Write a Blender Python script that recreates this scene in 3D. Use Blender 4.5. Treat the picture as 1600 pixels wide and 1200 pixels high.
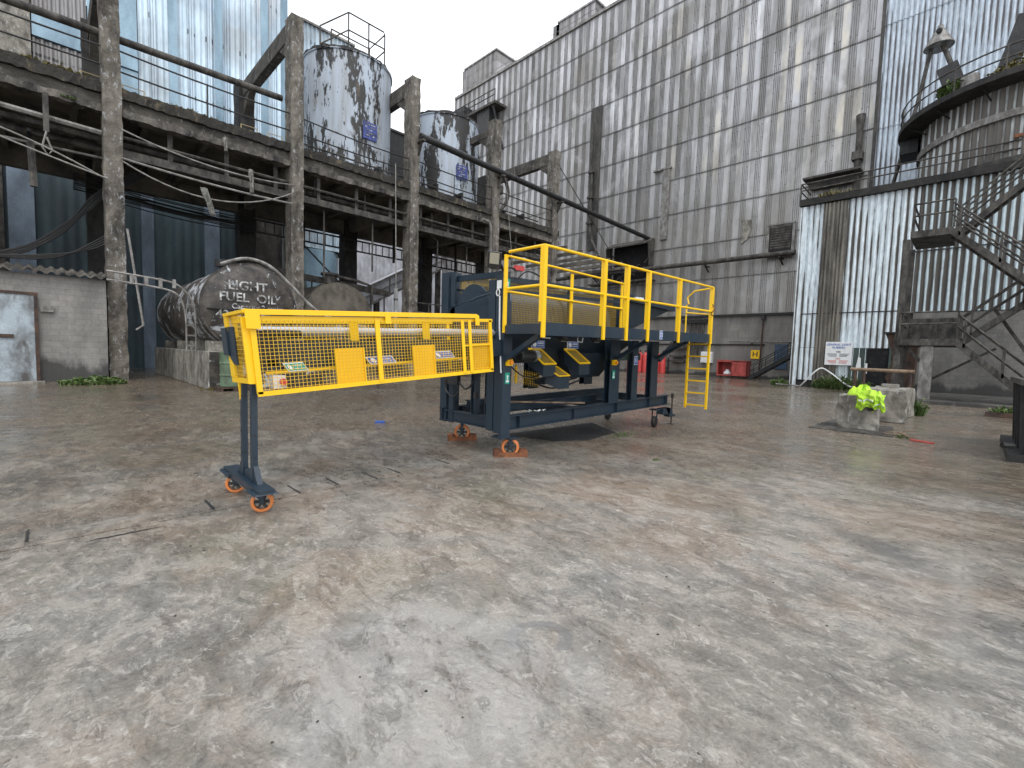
import bpy, math, random
from mathutils import Vector, Matrix
random.seed(7)
SC = bpy.context.scene
for o in list(bpy.data.objects): bpy.data.objects.remove(o)
R = math.radians
# ------------------------------------------------------------------ camera
cam = bpy.data.cameras.new('camera'); co = bpy.data.objects.new('camera', cam); SC.collection.objects.link(co)
SC.camera = co
cam.sensor_fit = 'HORIZONTAL'; cam.sensor_width = 36.0; cam.lens = 36.0*720/1600; cam.clip_start = .05; cam.clip_end = 2000
_p, _r = R(3.85), R(1.68)
f0 = Vector((math.cos(R(45)), math.sin(R(45)), 0)); r0 = Vector((math.sin(R(45)), -math.cos(R(45)), 0)); u0 = Vector((0, 0, 1))
fw = f0*math.cos(_p) - u0*math.sin(_p); u1 = u0*math.cos(_p) + f0*math.sin(_p)
rt = r0*math.cos(_r) + u1*math.sin(_r); up = u1*math.cos(_r) - r0*math.sin(_r)
M = Matrix((rt, up, -fw)).transposed().to_4x4(); M.translation = Vector((0, 0, 1.6)); co.matrix_world = M
SC.render.resolution_x = 1024; SC.render.resolution_y = 768
# ------------------------------------------------------------------ world, sun, exposure
SUN_EL, SUN_ROT = R(58), R(200)
W = bpy.data.worlds.new('World'); SC.world = W; W.use_nodes = True
nt = W.node_tree; nt.nodes.clear()
sky = nt.nodes.new('ShaderNodeTexSky'); sky.sky_type = 'NISHITA'; sky.sun_disc = False
sky.sun_elevation = SUN_EL; sky.sun_rotation = SUN_ROT; sky.air_density = 1.2; sky.dust_density = 6; sky.ozone_density = 1.0
hs = nt.nodes.new('ShaderNodeHueSaturation'); hs.inputs['Saturation'].default_value = .25
mx = nt.nodes.new('ShaderNodeMixRGB'); mx.inputs['Fac'].default_value = .82; mx.inputs['Color2'].default_value = (9.4, 9.75, 10.3, 1)   # the cloud layer
bg = nt.nodes.new('ShaderNodeBackground'); bg.inputs['Strength'].default_value = .125
wo = nt.nodes.new('ShaderNodeOutputWorld')
nt.links.new(sky.outputs[0], hs.inputs['Color']); nt.links.new(hs.outputs[0], mx.inputs['Color1'])
nt.links.new(mx.outputs[0], bg.inputs[0]); nt.links.new(bg.outputs[0], wo.inputs[0])
sl = bpy.data.lights.new('sun', 'SUN'); so = bpy.data.objects.new('sun', sl); SC.collection.objects.link(so)
sl.energy = .6; sl.angle = R(25); sl.color = (1, .97, .93)
so.rotation_euler = (R(90)-SUN_EL, 0, R(180)-SUN_ROT)
so.location = (0, 0, 60)
SC.view_settings.view_transform = 'Standard'; SC.view_settings.look = 'None'; SC.view_settings.exposure = .68; SC.view_settings.gamma = 1

# ------------------------------------------------------------------ materials
class NB:
    def __init__(s, name):
        s.m = bpy.data.materials.new(name); s.m.use_nodes = True; s.t = s.m.node_tree; s.t.nodes.clear()
        s.out = s.t.nodes.new('ShaderNodeOutputMaterial'); s.b = s.t.nodes.new('ShaderNodeBsdfPrincipled'); s.t.links.new(s.b.outputs[0], s.out.inputs[0])
        s.g = s.t.nodes.new('ShaderNodeNewGeometry')
    def n(s, k, **kw):
        x = s.t.nodes.new(k)
        for a, v in kw.items(): setattr(x, a, v)
        return x
    def put(s, sock, v):
        if hasattr(v, 'is_linked') or isinstance(v, bpy.types.NodeSocket): s.t.links.new(v, sock)
        elif isinstance(v, (tuple, list)): sock.default_value = tuple(v)+((1,) if len(v) == 3 and len(sock.default_value) == 4 else ())
        else: sock.default_value = v
    def pos(s, sc=(1, 1, 1), rot=(0, 0, 0), src=None):
        x = s.n('ShaderNodeMapping'); s.put(x.inputs['Vector'], src if src is not None else s.g.outputs['Position']); x.inputs['Scale'].default_value = sc; x.inputs['Rotation'].default_value = rot; return x.outputs[0]
    def noise(s, v, scale=1, detail=6, rough=.6, dist=0, col=False):
        x = s.n('ShaderNodeTexNoise'); s.put(x.inputs['Vector'], v); x.inputs['Scale'].default_value = scale; x.inputs['Detail'].default_value = detail; x.inputs['Roughness'].default_value = rough; x.inputs['Distortion'].default_value = dist
        return x.outputs['Color' if col else 'Fac']
    def voro(s, v, scale=1, feature='F1', out='Distance', rnd=1):
        x = s.n('ShaderNodeTexVoronoi', feature=feature); s.put(x.inputs['Vector'], v); x.inputs['Scale'].default_value = scale; x.inputs['Randomness'].default_value = rnd; return x.outputs[out]
    def ramp(s, v, stops, interp='LINEAR'):
        x = s.n('ShaderNodeValToRGB'); s.put(x.inputs[0], v); e = x.color_ramp.elements; x.color_ramp.interpolation = interp
        while len(e) > 1: e.remove(e[0])
        for i, (p, c) in enumerate(stops):
            q = e[0] if i == 0 else e.new(p)
            q.position = p; q.color = (c, c, c, 1) if not isinstance(c, tuple) else c+(1,)
        return x.outputs[0]
    def mix(s, f, a, b, mode='MIX'):
        x = s.n('ShaderNodeMixRGB', blend_type=mode); s.put(x.inputs[0], f); s.put(x.inputs[1], a); s.put(x.inputs[2], b); return x.outputs[0]
    def math(s, op, a, b=0, c=0, clamp=False):
        x = s.n('ShaderNodeMath', operation=op, use_clamp=clamp); s.put(x.inputs[0], a); s.put(x.inputs[1], b)
        if len(x.inputs) > 2: s.put(x.inputs[2], c)
        return x.outputs[0]
    def xyz(s, v=None):
        x = s.n('ShaderNodeSeparateXYZ'); s.put(x.inputs[0], v if v is not None else s.g.outputs['Position']); return x.outputs
    def comb(s, a, b, c):
        x = s.n('ShaderNodeCombineXYZ'); s.put(x.inputs[0], a); s.put(x.inputs[1], b); s.put(x.inputs[2], c); return x.outputs[0]
    def bump(s, h, strength=.3, dist=.02, nrm=None):
        x = s.n('ShaderNodeBump'); s.put(x.inputs['Height'], h); x.inputs['Strength'].default_value = strength; x.inputs['Distance'].default_value = dist
        if nrm is not None: s.put(x.inputs['Normal'], nrm)
        return x.outputs[0]
    def fin(s, col, rough=.6, metal=0., nrm=None, spec=None):
        s.put(s.b.inputs['Base Color'], col); s.put(s.b.inputs['Roughness'], rough); s.put(s.b.inputs['Metallic'], metal)
        if nrm is not None: s.put(s.b.inputs['Normal'], nrm)
        if spec is not None: s.put(s.b.inputs['Specular IOR Level'], spec)
        return s.m

def weather(name, base, dark, light, sc=1.5, st=.35, rough=.7, metal=0., da=.5, la=.25, bump=.3, bs=14, bd=.02):
    """base paint/concrete with dark grime and pale wear, both stretched down the face by st"""
    b = NB(name); v = b.pos((1, 1, st))
    n1 = b.noise(v, sc, 8, .65, .3); n2 = b.noise(b.pos((1.3, 1.3, .6)), sc*3.1, 8, .7)
    c = b.mix(b.ramp(n1, [(.5-.22*da, 1.), (.5+.12, 0.)]), base, dark)
    c = b.mix(b.ramp(n2, [(.56, 0.), (.72, la)]), c, light)
    f = b.noise(b.g.outputs['Position'], bs, 8, .7)
    c = b.mix(.35, c, b.mix(1, c, b.ramp(f, [(.3, .55), (.7, 1.35)]), 'MULTIPLY'))
    return b.fin(c, b.ramp(n2, [(.3, min(1, rough+.12)), (.7, max(.08, rough-.15))]), metal, b.bump(f, bump, bd))

def paint(name, col, rough=.4, dirt=(.1, .09, .08), amt=.2, metal=0., sc=4):
    b = NB(name); n = b.noise(b.pos((1, 1, .5)), sc, 8, .7); f = b.noise(b.g.outputs['Position'], 40, 4)
    c = b.mix(b.ramp(n, [(.5, 0.), (.78, amt)]), col, dirt)
    c = b.mix(b.ramp(f, [(.62, 0.), (.8, amt*.8)]), c, dirt)
    c = b.mix(b.ramp(b.noise(b.pos((1, 1, .8)), 2.2, 10, .8), [(.55, 0.), (.75, amt*1.6)]), c, tuple(.5*(x+y) for x, y in zip(col, (.25, .24, .22))))
    return b.fin(c, b.ramp(n, [(.35, rough-.06), (.7, rough+.15)]), metal, b.bump(f, .06, .002))

MT = {}
MT['concrete_old'] = weather('old_concrete', (.15, .135, .115), (.02, .018, .017), (.33, .32, .3), 1.2, .25, .85, da=.55, la=.7, bump=.9, bs=7, bd=.06)
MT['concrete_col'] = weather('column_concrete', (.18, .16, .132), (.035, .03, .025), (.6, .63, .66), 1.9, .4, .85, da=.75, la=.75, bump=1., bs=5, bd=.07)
MT['concrete_dark'] = weather('grimy_concrete', (.085, .08, .072), (.02, .02, .02), (.2, .19, .18), .8, .4, .9, da=.6, la=.5, bump=.8, bs=6, bd=.05)
MT['concrete_edge'] = weather('blackened_concrete', (.1, .09, .075), (.01, .01, .01), (.33, .31, .28), 1.0, 1.8, .85, da=1.1, la=.8, bump=1., bs=5, bd=.09)
MT['concrete_black'] = weather('mossy_black_concrete', (.045, .04, .033), (.01, .01, .01), (.26, .2, .11), .9, 1.6, .9, da=.9, la=.65, bump=1., bs=6, bd=.09)
MT['concrete_under'] = weather('sooty_soffit', (.17, .15, .12), (.05, .045, .04), (.26, .24, .21), .5, 1, .9, da=.6, la=.4, bump=.6, bs=6, bd=.04)
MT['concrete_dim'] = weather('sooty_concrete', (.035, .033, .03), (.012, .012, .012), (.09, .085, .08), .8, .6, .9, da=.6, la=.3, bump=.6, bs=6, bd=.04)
MT['concrete_pale'] = weather('pale_concrete', (.30, .28, .24), (.1, .09, .075), (.58, .58, .56), 2.2, .6, .8, da=.5, la=.8, bump=.8, bs=12, bd=.02)
MT['steel_dirty'] = weather('dusty_steel', (.095, .087, .075), (.022, .02, .018), (.19, .18, .16), 3, .5, .75, .1, da=.4, la=.4, bump=.3, bs=20, bd=.01)
MT['chase_brown'] = weather('brown_grey_sheet', (.2, .185, .155), (.06, .053, .045), (.34, .33, .3), 2.2, .15, .8, da=.6, la=.5, bump=.2)
MT['steel_pale'] = weather('galvanised_steel', (.28, .275, .26), (.12, .11, .1), (.4, .4, .4), 3, .5, .55, .2, da=.4, la=.4, bump=.2, bs=20, bd=.01)
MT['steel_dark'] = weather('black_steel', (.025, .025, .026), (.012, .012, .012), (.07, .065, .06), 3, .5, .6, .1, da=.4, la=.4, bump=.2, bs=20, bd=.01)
MT['cable_pale'] = weather('weathered_cable', (.3, .29, .27), (.15, .14, .13), (.45, .45, .43), 3, 1, .7)
MT['rust'] = weather('rusty_steel', (.26, .095, .035), (.08, .03, .018), (.36, .17, .08), 8, 1, .8, bs=40, bd=.004)
MT['rust_dark'] = weather('dark_rust', (.09, .05, .032), (.03, .022, .02), (.16, .1, .07), 4, 1, .85, bs=30, bd=.005)
MT['yellow'] = paint('yellow_paint', (.9, .55, .004), .36, (.45, .25, .02), .16)
MT['yellow_mesh'] = paint('yellow_mesh_wire', (.74, .46, .03), .45, (.3, .2, .05), .25)
MT['hoop'] = paint('faded_yellow_tube', (.5, .4, .2), .5, (.4, .36, .3), .7)
MT['mesh_brass'] = paint('dusty_yellow_wire', (.42, .28, .035), .5, (.2, .14, .04), .3)
MT['navy'] = paint('dark_blue_paint', (.014, .028, .044), .38, (.1, .1, .1), .14)
MT['navy_dark'] = paint('deep_blue_paint', (.012, .024, .037), .42, (.07, .07, .07), .14)
MT['drum_blue'] = paint('pierced_blue_drum', (.05, .075, .11), .4, (.2, .22, .25), .5, sc=12)
MT['black'] = paint('black_rubber', (.014, .014, .015), .5, (.08, .08, .08), .3)
MT['roller'] = paint('grey_tube', (.42, .43, .45), .33, (.18, .17, .16), .4, .3)
MT['white'] = paint('white_plastic', (.74, .76, .76), .45, (.4, .4, .38), .3)
MT['blue_sign'] = paint('blue_sign', (.02, .09, .38), .35, (.2, .25, .4), .2)
MT['blue_sign_old'] = weather('faded_blue_sign', (.05, .08, .32), (.03, .04, .12), (.45, .48, .6), 3, 1, .5)
MT['green_sign'] = paint('green_sign', (.0, .3, .2), .35, (.3, .45, .4), .2)
MT['red'] = paint('red_paint', (.58, .06, .055), .4, (.2, .05, .04), .4)
MT['redbin'] = weather('faded_red_paint', (.55, .1, .085), (.3, .05, .04), (.62, .26, .22), 2, .6, .5)
MT['orange'] = paint('orange_wheel', (.62, .2, .055), .5, (.2, .1, .06), .5, sc=14)
MT['orange2'] = paint('amber_knob', (.9, .3, .01), .4, (.3, .1, .02), .1)
MT['green_drum'] = weather('green_drum_paint', (.13, .2, .12), (.07, .1, .06), (.24, .32, .22), 3, .5, .5)
MT['aluminium'] = paint('cast_aluminium', (.5, .52, .5), .4, (.2, .2, .19), .4, .6)
MT['hivis'] = paint('hi_vis_fabric', (.42, .68, .04), .85, (.16, .24, .04), .7)
MT['reflect'] = paint('reflective_tape', (.6, .63, .62), .4, (.3, .3, .3), .3)
MT['white_paint'] = weather('white_letter_paint', (.66, .67, .66), (.06, .055, .05), (.75, .75, .74), 4.5, 1, .7, da=.42)
MT['teal_shaded'] = weather('shaded_teal_sheet', (.045, .08, .095), (.025, .04, .05), (.07, .11, .125), .5, .3, .6, da=.5, bump=.2)  # dark teal with the walkway deck's shade put into the colour
MT['pilaster'] = weather('pale_blue_pilaster', (.2, .26, .33), (.1, .13, .17), (.27, .33, .4), .8, .3, .6, bump=.2)
MT['green_tank'] = weather('dark_green_tank', (.05, .085, .07), (.02, .03, .03), (.1, .13, .12), .6, .4, .5)
MT['blue_tank'] = weather('pale_blue_tank', (.3, .44, .54), (.16, .25, .32), (.45, .58, .66), .5, .4, .4, bump=.1)
MT['glass_dark'] = paint('dark_glass', (.02, .025, .03), .12, (.06, .06, .06), .2)
MT['lamp_glass'] = paint('lamp_glass', (.66, .66, .6), .15, (.4, .38, .3), .3)
MT['led_glass'] = paint('led_glass', (.34, .33, .27), .15, (.5, .42, .1), .5, sc=20)
MT['wood'] = weather('old_timber', (.28, .2, .13), (.12, .08, .05), (.4, .33, .25), 5, 1, .8)
MT['opening'] = paint('unlit_interior', (.008, .008, .009), .9, (.015, .015, .015), .3)
MT['greydoor'] = weather('painted_steel_door', (.36, .42, .46), (.08, .075, .07), (.55, .62, .66), 1.1, .6, .6, da=.45, la=.5, bump=.3)
MT['bluedoor'] = weather('blue_door', (.06, .12, .2), (.03, .05, .08), (.12, .2, .3), 2, 1, .6)
MT['white_clad'] = weather('white_sheet', (.55, .57, .62), (.3, .3, .33), (.7, .72, .76), .8, .5, .5)
MT['rag'] = weather('grey_rag', (.26, .25, .23), (.1, .1, .09), (.4, .38, .35), 6, 1, .9)

def leaf_mat(name, a, b_):
    b = NB(name); c = b.mix(b.noise(b.g.outputs['Position'], 7, 3), a, b_); c = b.mix(b.ramp(b.noise(b.g.outputs['Position'], 17, 3), [(.54, 0.), (.6, .8)]), c, (.17, .14, .06)); return b.fin(c, .6)
MT['weed'] = leaf_mat('weed_leaf', (.035, .085, .018), (.1, .17, .04))
MT['weed_dry'] = leaf_mat('dry_weed', (.2, .14, .05), (.12, .14, .03))

def ground_mat():
    b = NB('wet_worn_concrete'); P = b.g.outputs['Position']; X, Y, Z = b.xyz()
    big = b.noise(P, .17, 5, .58); med = b.noise(P, .75, 9, .66, .4); brown = b.noise(b.pos((1, 1, 1), (0, 0, .6)), .62, 9, .7, .7)
    stp = b.pos((1.45, .88, 1), (0, 0, R(-38)))                     # scaled skin of the slab runs one way
    flake = b.noise(stp, 2.7, 12, .76, .7); fine = b.noise(P, 42, 8, .78, .3); mid = b.noise(stp, 11, 10, .74, .6)
    c = b.mix(b.ramp(med, [(.32, 0.), (.68, 1.)]), (.15, .137, .118), (.262, .245, .216))
    c = b.mix(b.ramp(brown, [(.47, 0.), (.6, .75)]), c, (.24, .178, .13))
    c = b.mix(b.ramp(b.noise(P, .4, 8, .62, .3), [(.5, 0.), (.66, .6)]), c, (.165, .168, .165))
    c = b.mix(b.ramp(b.noise(b.pos((1, 1, 1), (0, 0, 1.7)), .55, 9, .66, .3), [(.54, 0.), (.66, .55)]), c, (.15, .15, .105))
    bay = b.n('ShaderNodeTexWhiteNoise'); b.put(bay.inputs['Vector'], b.comb(0., b.math('FLOOR', b.math('DIVIDE', b.math('ADD', Y, .05), 5.35)), 0.))
    c = b.mix(.9, c, b.mix(1, c, b.ramp(bay.outputs['Value'], [(0., .84), (1., 1.16)]), 'MULTIPLY'))
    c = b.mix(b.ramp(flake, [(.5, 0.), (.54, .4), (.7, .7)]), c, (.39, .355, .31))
    c = b.mix(b.ramp(flake, [(.34, .75), (.46, 0.)]), c, (.085, .077, .066))
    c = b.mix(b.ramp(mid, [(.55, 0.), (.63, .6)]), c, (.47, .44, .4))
    c = b.mix(b.ramp(mid, [(.34, .6), (.44, 0.)]), c, (.08, .073, .065))
    for rot, scl, lo, k in ((1, 1.5, .61, .55), (2, 4.6, .615, .5)):      # peeled patches with a crisp pale lip and a dark undercut
        sc = b.noise(b.pos((1.3, .8, 1), (0, 0, rot)), scl, 11, .72, 1.1)
        c = b.mix(b.ramp(sc, [(lo, 0.), (lo+.006, k), (lo+.022, .12), (.75, .2)]), c, (.54, .52, .48))
        c = b.mix(b.ramp(sc, [(lo-.014, 0.), (lo-.003, .5), (lo, 0.)]), c, (.07, .063, .056))
    c = b.mix(.62, c, b.mix(1, c, b.ramp(fine, [(.3, .4), (.7, 1.62)]), 'MULTIPLY'))
    # an old oil smear and a horseshoe of darker repair mortar
    nz = b.noise(P, 3.5, 8, .7)
    ex = b.math('ADD', b.math('MULTIPLY', b.math('SUBTRACT', X, 5.05), .55), b.math('MULTIPLY', b.math('SUBTRACT', Y, .45), .83)); ey = b.math('SUBTRACT', b.math('MULTIPLY', b.math('SUBTRACT', X, 5.05), .83), b.math('MULTIPLY', b.math('SUBTRACT', Y, .45), .55))
    ee = b.math('ADD', b.math('SQRT', b.math('ADD', b.math('POWER', b.math('DIVIDE', ex, .75), 2), b.math('POWER', b.math('DIVIDE', ey, .28), 2))), b.math('MULTIPLY', b.math('SUBTRACT', nz, .5), 1.6))
    c = b.mix(b.ramp(ee, [(.3, .6), (1.1, 0.)]), c, (.07, .068, .066))
    hx = b.math('SUBTRACT', X, 1.9); hy = b.math('SUBTRACT', Y, 1.62); hd = b.math('ADD', b.math('SQRT', b.math('ADD', b.math('MULTIPLY', hx, hx), b.math('MULTIPLY', hy, hy))), b.math('MULTIPLY', b.math('SUBTRACT', nz, .5), .12))
    hr = b.math('MULTIPLY', b.math('LESS_THAN', b.math('ABSOLUTE', b.math('SUBTRACT', hd, .15)), .035), b.math('GREATER_THAN', b.math('ADD', hx, hy), -.13)); c = b.mix(b.math('MULTIPLY', hr, .6), c, (.12, .12, .122))
    # joints between the slab bays
    wob = b.math('MULTIPLY', b.noise(P, 1.5, 5), .12)
    jy = b.math('ABSOLUTE', b.math('SUBTRACT', b.math('FRACT', b.math('DIVIDE', b.math('ADD', b.math('ADD', Y, 2.66), wob), 5.35)), .5))
    for jl in (jy,):
        c = b.mix(b.math('MULTIPLY', b.ramp(jl, [(0., .5), (.02, 0.)]), b.ramp(med, [(.38, 0.), (.58, 1.)])), c, (.37, .35, .32))
        c = b.mix(b.math('MULTIPLY', b.ramp(jl, [(0., .6), (.0008, 0.)]), b.ramp(flake, [(.5, 0.), (.56, 1.)])), c, (.08, .073, .066))
    # far yard wet and glossier; dark reflections of the buildings painted into its colour
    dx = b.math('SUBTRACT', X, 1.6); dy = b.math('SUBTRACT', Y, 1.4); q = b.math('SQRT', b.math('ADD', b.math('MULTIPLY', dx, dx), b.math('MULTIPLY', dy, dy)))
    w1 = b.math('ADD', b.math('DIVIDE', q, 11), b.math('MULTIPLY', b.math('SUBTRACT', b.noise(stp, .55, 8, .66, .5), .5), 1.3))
    wet_reflect = b.ramp(w1, [(.2, 0.), (.75, 1.)])
    c = b.mix(wet_reflect, c, b.mix(1, c, (.6, .54, .46), 'MULTIPLY'))
    qx = b.math('SUBTRACT', X, 1.25); qy = b.math('SUBTRACT', Y, 1.75); q2 = b.math('SQRT', b.math('ADD', b.math('MULTIPLY', qx, qx), b.math('MULTIPLY', qy, qy)))
    near = b.ramp(q2, [(0., .075), (.3, .06), (.8, 0.)])
    wet = b.math('ADD', b.math('ADD', b.math('MULTIPLY', big, .5), b.math('MULTIPLY', b.noise(stp, 4.5, 11, .74, .2), .5)), b.math('ADD', near, b.math('MULTIPLY', wet_reflect, .085)))
    film = b.ramp(wet, [(.56, 0.), (.6, 1.)])
    c = b.mix(b.math('MULTIPLY', b.ramp(b.math('ADD', q2, b.math('MULTIPLY', b.math('SUBTRACT', med, .5), 2.2)), [(.4, .38), (.7, .1), (1.1, 0.)]), b.ramp(flake, [(.4, .35), (.46, 1.)])), c, (.44, .44, .435))     # pale patch paints in the sky's sheen on the wet slab
    rough = b.mix(film, b.mix(wet_reflect, b.ramp(mid, [(.3, .3), (.7, .5)]), b.ramp(mid, [(.3, .16), (.7, .36)])), (.07, .07, .07))
    h = b.math('ADD', b.math('MULTIPLY', flake, .8), b.math('ADD', b.math('MULTIPLY', mid, .6), b.math('ADD', b.math('MULTIPLY', fine, .3), b.math('MULTIPLY', b.ramp(sc, [(.59, 0.), (.6, 1.)]), .25))))
    h = b.math('MULTIPLY', h, b.math('SUBTRACT', 1, b.math('MULTIPLY', film, .82)))
    return b.fin(c, rough, 0, b.bump(h, .65, .038), .7)
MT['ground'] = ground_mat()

def cladding_mat(name, base, dark, axis=1, pitch=1.05, row=3.35, z0=5.75, shine=.5, tint=(.5, .5, .54), stain=.6, h0=6.4, dust=True, ribk=.22, glintk=1.4):
    """ribbed metal sheets: each sheet has its own tone, grime sits along the ribs and laps, rust-brown washes, bolts"""
    b = NB(name); X, Y, Z = b.xyz(); H = b.math('SUBTRACT', Y if axis == 1 else X, h0)
    u = b.math('DIVIDE', H, pitch); cu = b.math('FLOOR', u); fu = b.math('FRACT', u); zr = b.math('DIVIDE', b.math('SUBTRACT', Z, z0), row); cv = b.math('FLOOR', zr); fz = b.math('FRACT', zr)
    wn = b.n('ShaderNodeTexWhiteNoise'); b.put(wn.inputs['Vector'], b.comb(cu, cv, 0.)); w = wn.outputs['Value']
    st = b.noise(b.pos((1.6, 1.6, .2)), .8, 7, .6, .2); f = b.noise(b.pos((1, 1, .3)), 4, 6, .6); blot = b.noise(b.pos((1, 1, .8)), .16, 5, .55)
    rib = b.ramp(fu, [(0., 0.), (.43, 0.), (.47, 1.), (.97, 1.), (1., 0.)])
    c = b.mix(w, base, tint)
    c = b.mix(b.ramp(w, [(.9, 0.), (.91, .45)]), c, tuple(x*1.25 for x in tint)); c = b.mix(b.ramp(w, [(.1, .4), (.11, 0.)]), c, dark)
    c = b.mix(b.math('MULTIPLY', rib, ribk), c, dark)
    ln = b.math('SINE', b.math('MULTIPLY', b.math('SUBTRACT', fu, .455), 2*math.pi/.1333))
    c = b.mix(b.math('MULTIPLY', b.math('MULTIPLY', rib, b.ramp(ln, [(.7, 0.), (.95, .9)])), b.ramp(f, [(.3, 1.), (.7, .5)])), c, (.025, .024, .024))
    c = b.mix(b.ramp(st, [(.38, stain*.7), (.55, 0.)]), c, dark)
    c = b.mix(b.ramp(blot, [(.48, 0.), (.62, .5)]), c, (.2, .188, .17)); c = b.mix(b.ramp(b.noise(b.pos((1, 1, .6)), .3, 6, .62, .4), [(.56, 0.), (.66, .45)]), c, (.6, .6, .62))
    warm_glint = b.math('MULTIPLY', b.ramp(b.noise(b.pos((1, 1.2, .3)), .6, 6, .6), [(.52, 0.), (.66, .6*glintk)]), b.ramp(b.math('DIVIDE', Z, 40), [(.4, 0.), (.5, 1.)]))
    c = b.mix(b.math('MULTIPLY', b.math('MULTIPLY', warm_glint, b.math('SUBTRACT', 1., rib)), b.ramp(b.math('DIVIDE', H, 30), [(.0, 1.), (.9, .1)])), c, (.6, .55, .45))  # warm reflections on the upper flats, painted in as cream patches
    c = b.mix(b.math('MULTIPLY', b.ramp(fz, [(0., .8), (.03, .3), (.14, 0.), (.96, 0.), (1., .7)]), b.ramp(st, [(.3, 1.), (.65, .4)])), c, dark)
    bz = b.math('ABSOLUTE', b.math('SUBTRACT', b.math('FRACT', b.math('MULTIPLY', zr, 3.)), .5)); bu = b.math('ABSOLUTE', b.math('SUBTRACT', b.math('ABSOLUTE', b.math('SUBTRACT', fu, .72)), .18))
    dot = b.math('MULTIPLY', b.math('LESS_THAN', bz, .04), b.math('LESS_THAN', bu, .045)); c = b.mix(b.math('MULTIPLY', dot, b.ramp(b.noise(b.pos((1, 1, 1)), .7, 3), [(.45, 0.), (.55, .85)])), c, (.02, .02, .02))
    if dust:
        lowg = b.ramp(b.math('ADD', b.math('DIVIDE', Z, 40), b.math('MULTIPLY', b.math('SUBTRACT', st, .5), .5)), [(.12, .55), (.4, .3), (.6, 0.)])
        c = b.mix(lowg, c, (.33, .315, .285))          # lower sheets are caked in brown-grey dust
    c = b.mix(.3, c, b.mix(1, c, b.ramp(f, [(.3, .65), (.7, 1.3)]), 'MULTIPLY'))
    r = b.mix(w, (.3, .3, .3), (.5, .5, .5))
    return b.fin(c, r, shine, b.bump(b.noise(b.pos((1, 1, .35)), 1.2, 4), .3, .08))
MT['clad_main'] = cladding_mat('grey_ribbed_cladding', (.34, .34, .35), (.13, .124, .112), shine=.3, tint=(.54, .54, .555), stain=.9)
MT['clad_blue'] = cladding_mat('pale_blue_cladding', (.6, .74, .84), (.36, .46, .56), 0, .99, 12, 11.5, .15, (.68, .8, .88), .2, 4.2, False, .25, 0.)
MT['clad_far'] = cladding_mat('brown_grey_cladding', (.3, .29, .3), (.12, .11, .1), 1, .95, 6, 0, .2, (.42, .41, .42), .6, 58.0, False, .35, .3)

def corrug_mat(name, pitch, axis=1, good=(.5, .63, .72), dirt=(.085, .078, .068), thr=.5, grade=True):
    b = NB(name); X, Y, Z = b.xyz(); H = Y if axis == 1 else X
    ph = b.math('SINE', b.math('MULTIPLY', H, 2*math.pi/pitch))          # +1 crest .. -1 valley
    st = b.noise(b.pos((3.2, 3.2, .28)), .8, 9, .68, .2); big = b.noise(b.pos((1, 1, .6)), .3, 4, .55)
    k = b.math('ADD', b.math('MULTIPLY', ph, .16), b.math('ADD', b.math('MULTIPLY', st, .5), b.math('MULTIPLY', big, .6)))
    if name.startswith('flaking'): k = b.math('SUBTRACT', k, b.math('MULTIPLY', b.ramp(b.math('DIVIDE', Y, 8), [(.36, 1.), (.5, 0.)]), b.ramp(Z, [(0., .16), (1., .1)])))
    f = b.noise(b.pos((1, 1, .25)), 6, 8, .7)
    g = b.mix(b.ramp(f, [(.3, .6), (.6, 0.)]), good, tuple(x*.55 for x in good))
    c = b.mix(b.ramp(k, [(thr-.03, 0.), (thr+.05, 1.)]), dirt, g)
    c = b.mix(.3, c, b.mix(1, c, b.ramp(f, [(.3, .5), (.7, 1.4)]), 'MULTIPLY'))
    return b.fin(c, .62, 0, b.bump(f, .2, .01))
MT['corr_white'] = corrug_mat('flaking_pale_blue_sheet', .3, thr=.45, good=(.68, .76, .8))
MT['corr_mid'] = corrug_mat('soot_streaked_sheet', .3, thr=.585, good=(.5, .6, .64))
MT['corr_upper'] = corrug_mat('blue_grey_corrugated_sheet', .3, thr=.42, good=(.5, .57, .64), dirt=(.13, .125, .13))
MT['corr_brown'] = corrug_mat('brown_flaked_sheet', .3, thr=.645, good=(.5, .53, .53), dirt=(.1, .09, .078))

def tank_mat():
    b = NB('flaking_tank_paint'); X, Y, Z = b.xyz()
    v = b.pos((1, 1, .3)); n = b.noise(v, 5.0, 9, .7, .3); big = b.noise(b.pos((1.2, 1.2, .22)), .8, 5, .6)
    k = b.math('ADD', b.math('MULTIPLY', n, .5), b.math('MULTIPLY', big, .6))
    c = b.mix(b.ramp(b.noise(b.pos((2, 2, .25)), 1.2, 8, .6), [(.4, 0.), (.7, .6)]), (.4, .46, .54), (.2, .185, .15))
    c = b.mix(b.ramp(k, [(.562, 0.), (.58, 1.)]), c, (.02, .019, .018))
    c = b.mix(b.ramp(b.noise(v, 2, 6, .6), [(.6, 0.), (.68, .55)]), c, (.14, .1, .06))
    return b.fin(c, .55, 0, b.bump(b.ramp(k, [(.562, 1.), (.58, 0.)]), .4, .02))
MT['tank_flake'] = tank_mat()
def oiltank_mat(name, base=(.024, .02, .018), pale=(.42, .44, .46), dust=(.1, .085, .07)):
    b = NB(name); v = b.pos((1, 1, 1)); n = b.noise(v, 1.5, 9, .7, .8); big = b.noise(v, .6, 3)
    c = b.mix(b.ramp(b.noise(v, 3, 8, .7), [(.42, 0.), (.6, .7)]), base, dust)
    c = b.mix(b.ramp(b.math('ADD', b.math('MULTIPLY', n, .7), b.math('MULTIPLY', big, .3)), [(.535, 0.), (.55, .85)]), c, pale)
    return b.fin(c, .6, 0, b.bump(n, .4, .03))
MT['oil_tank'] = oiltank_mat('flaking_black_tank')
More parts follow.
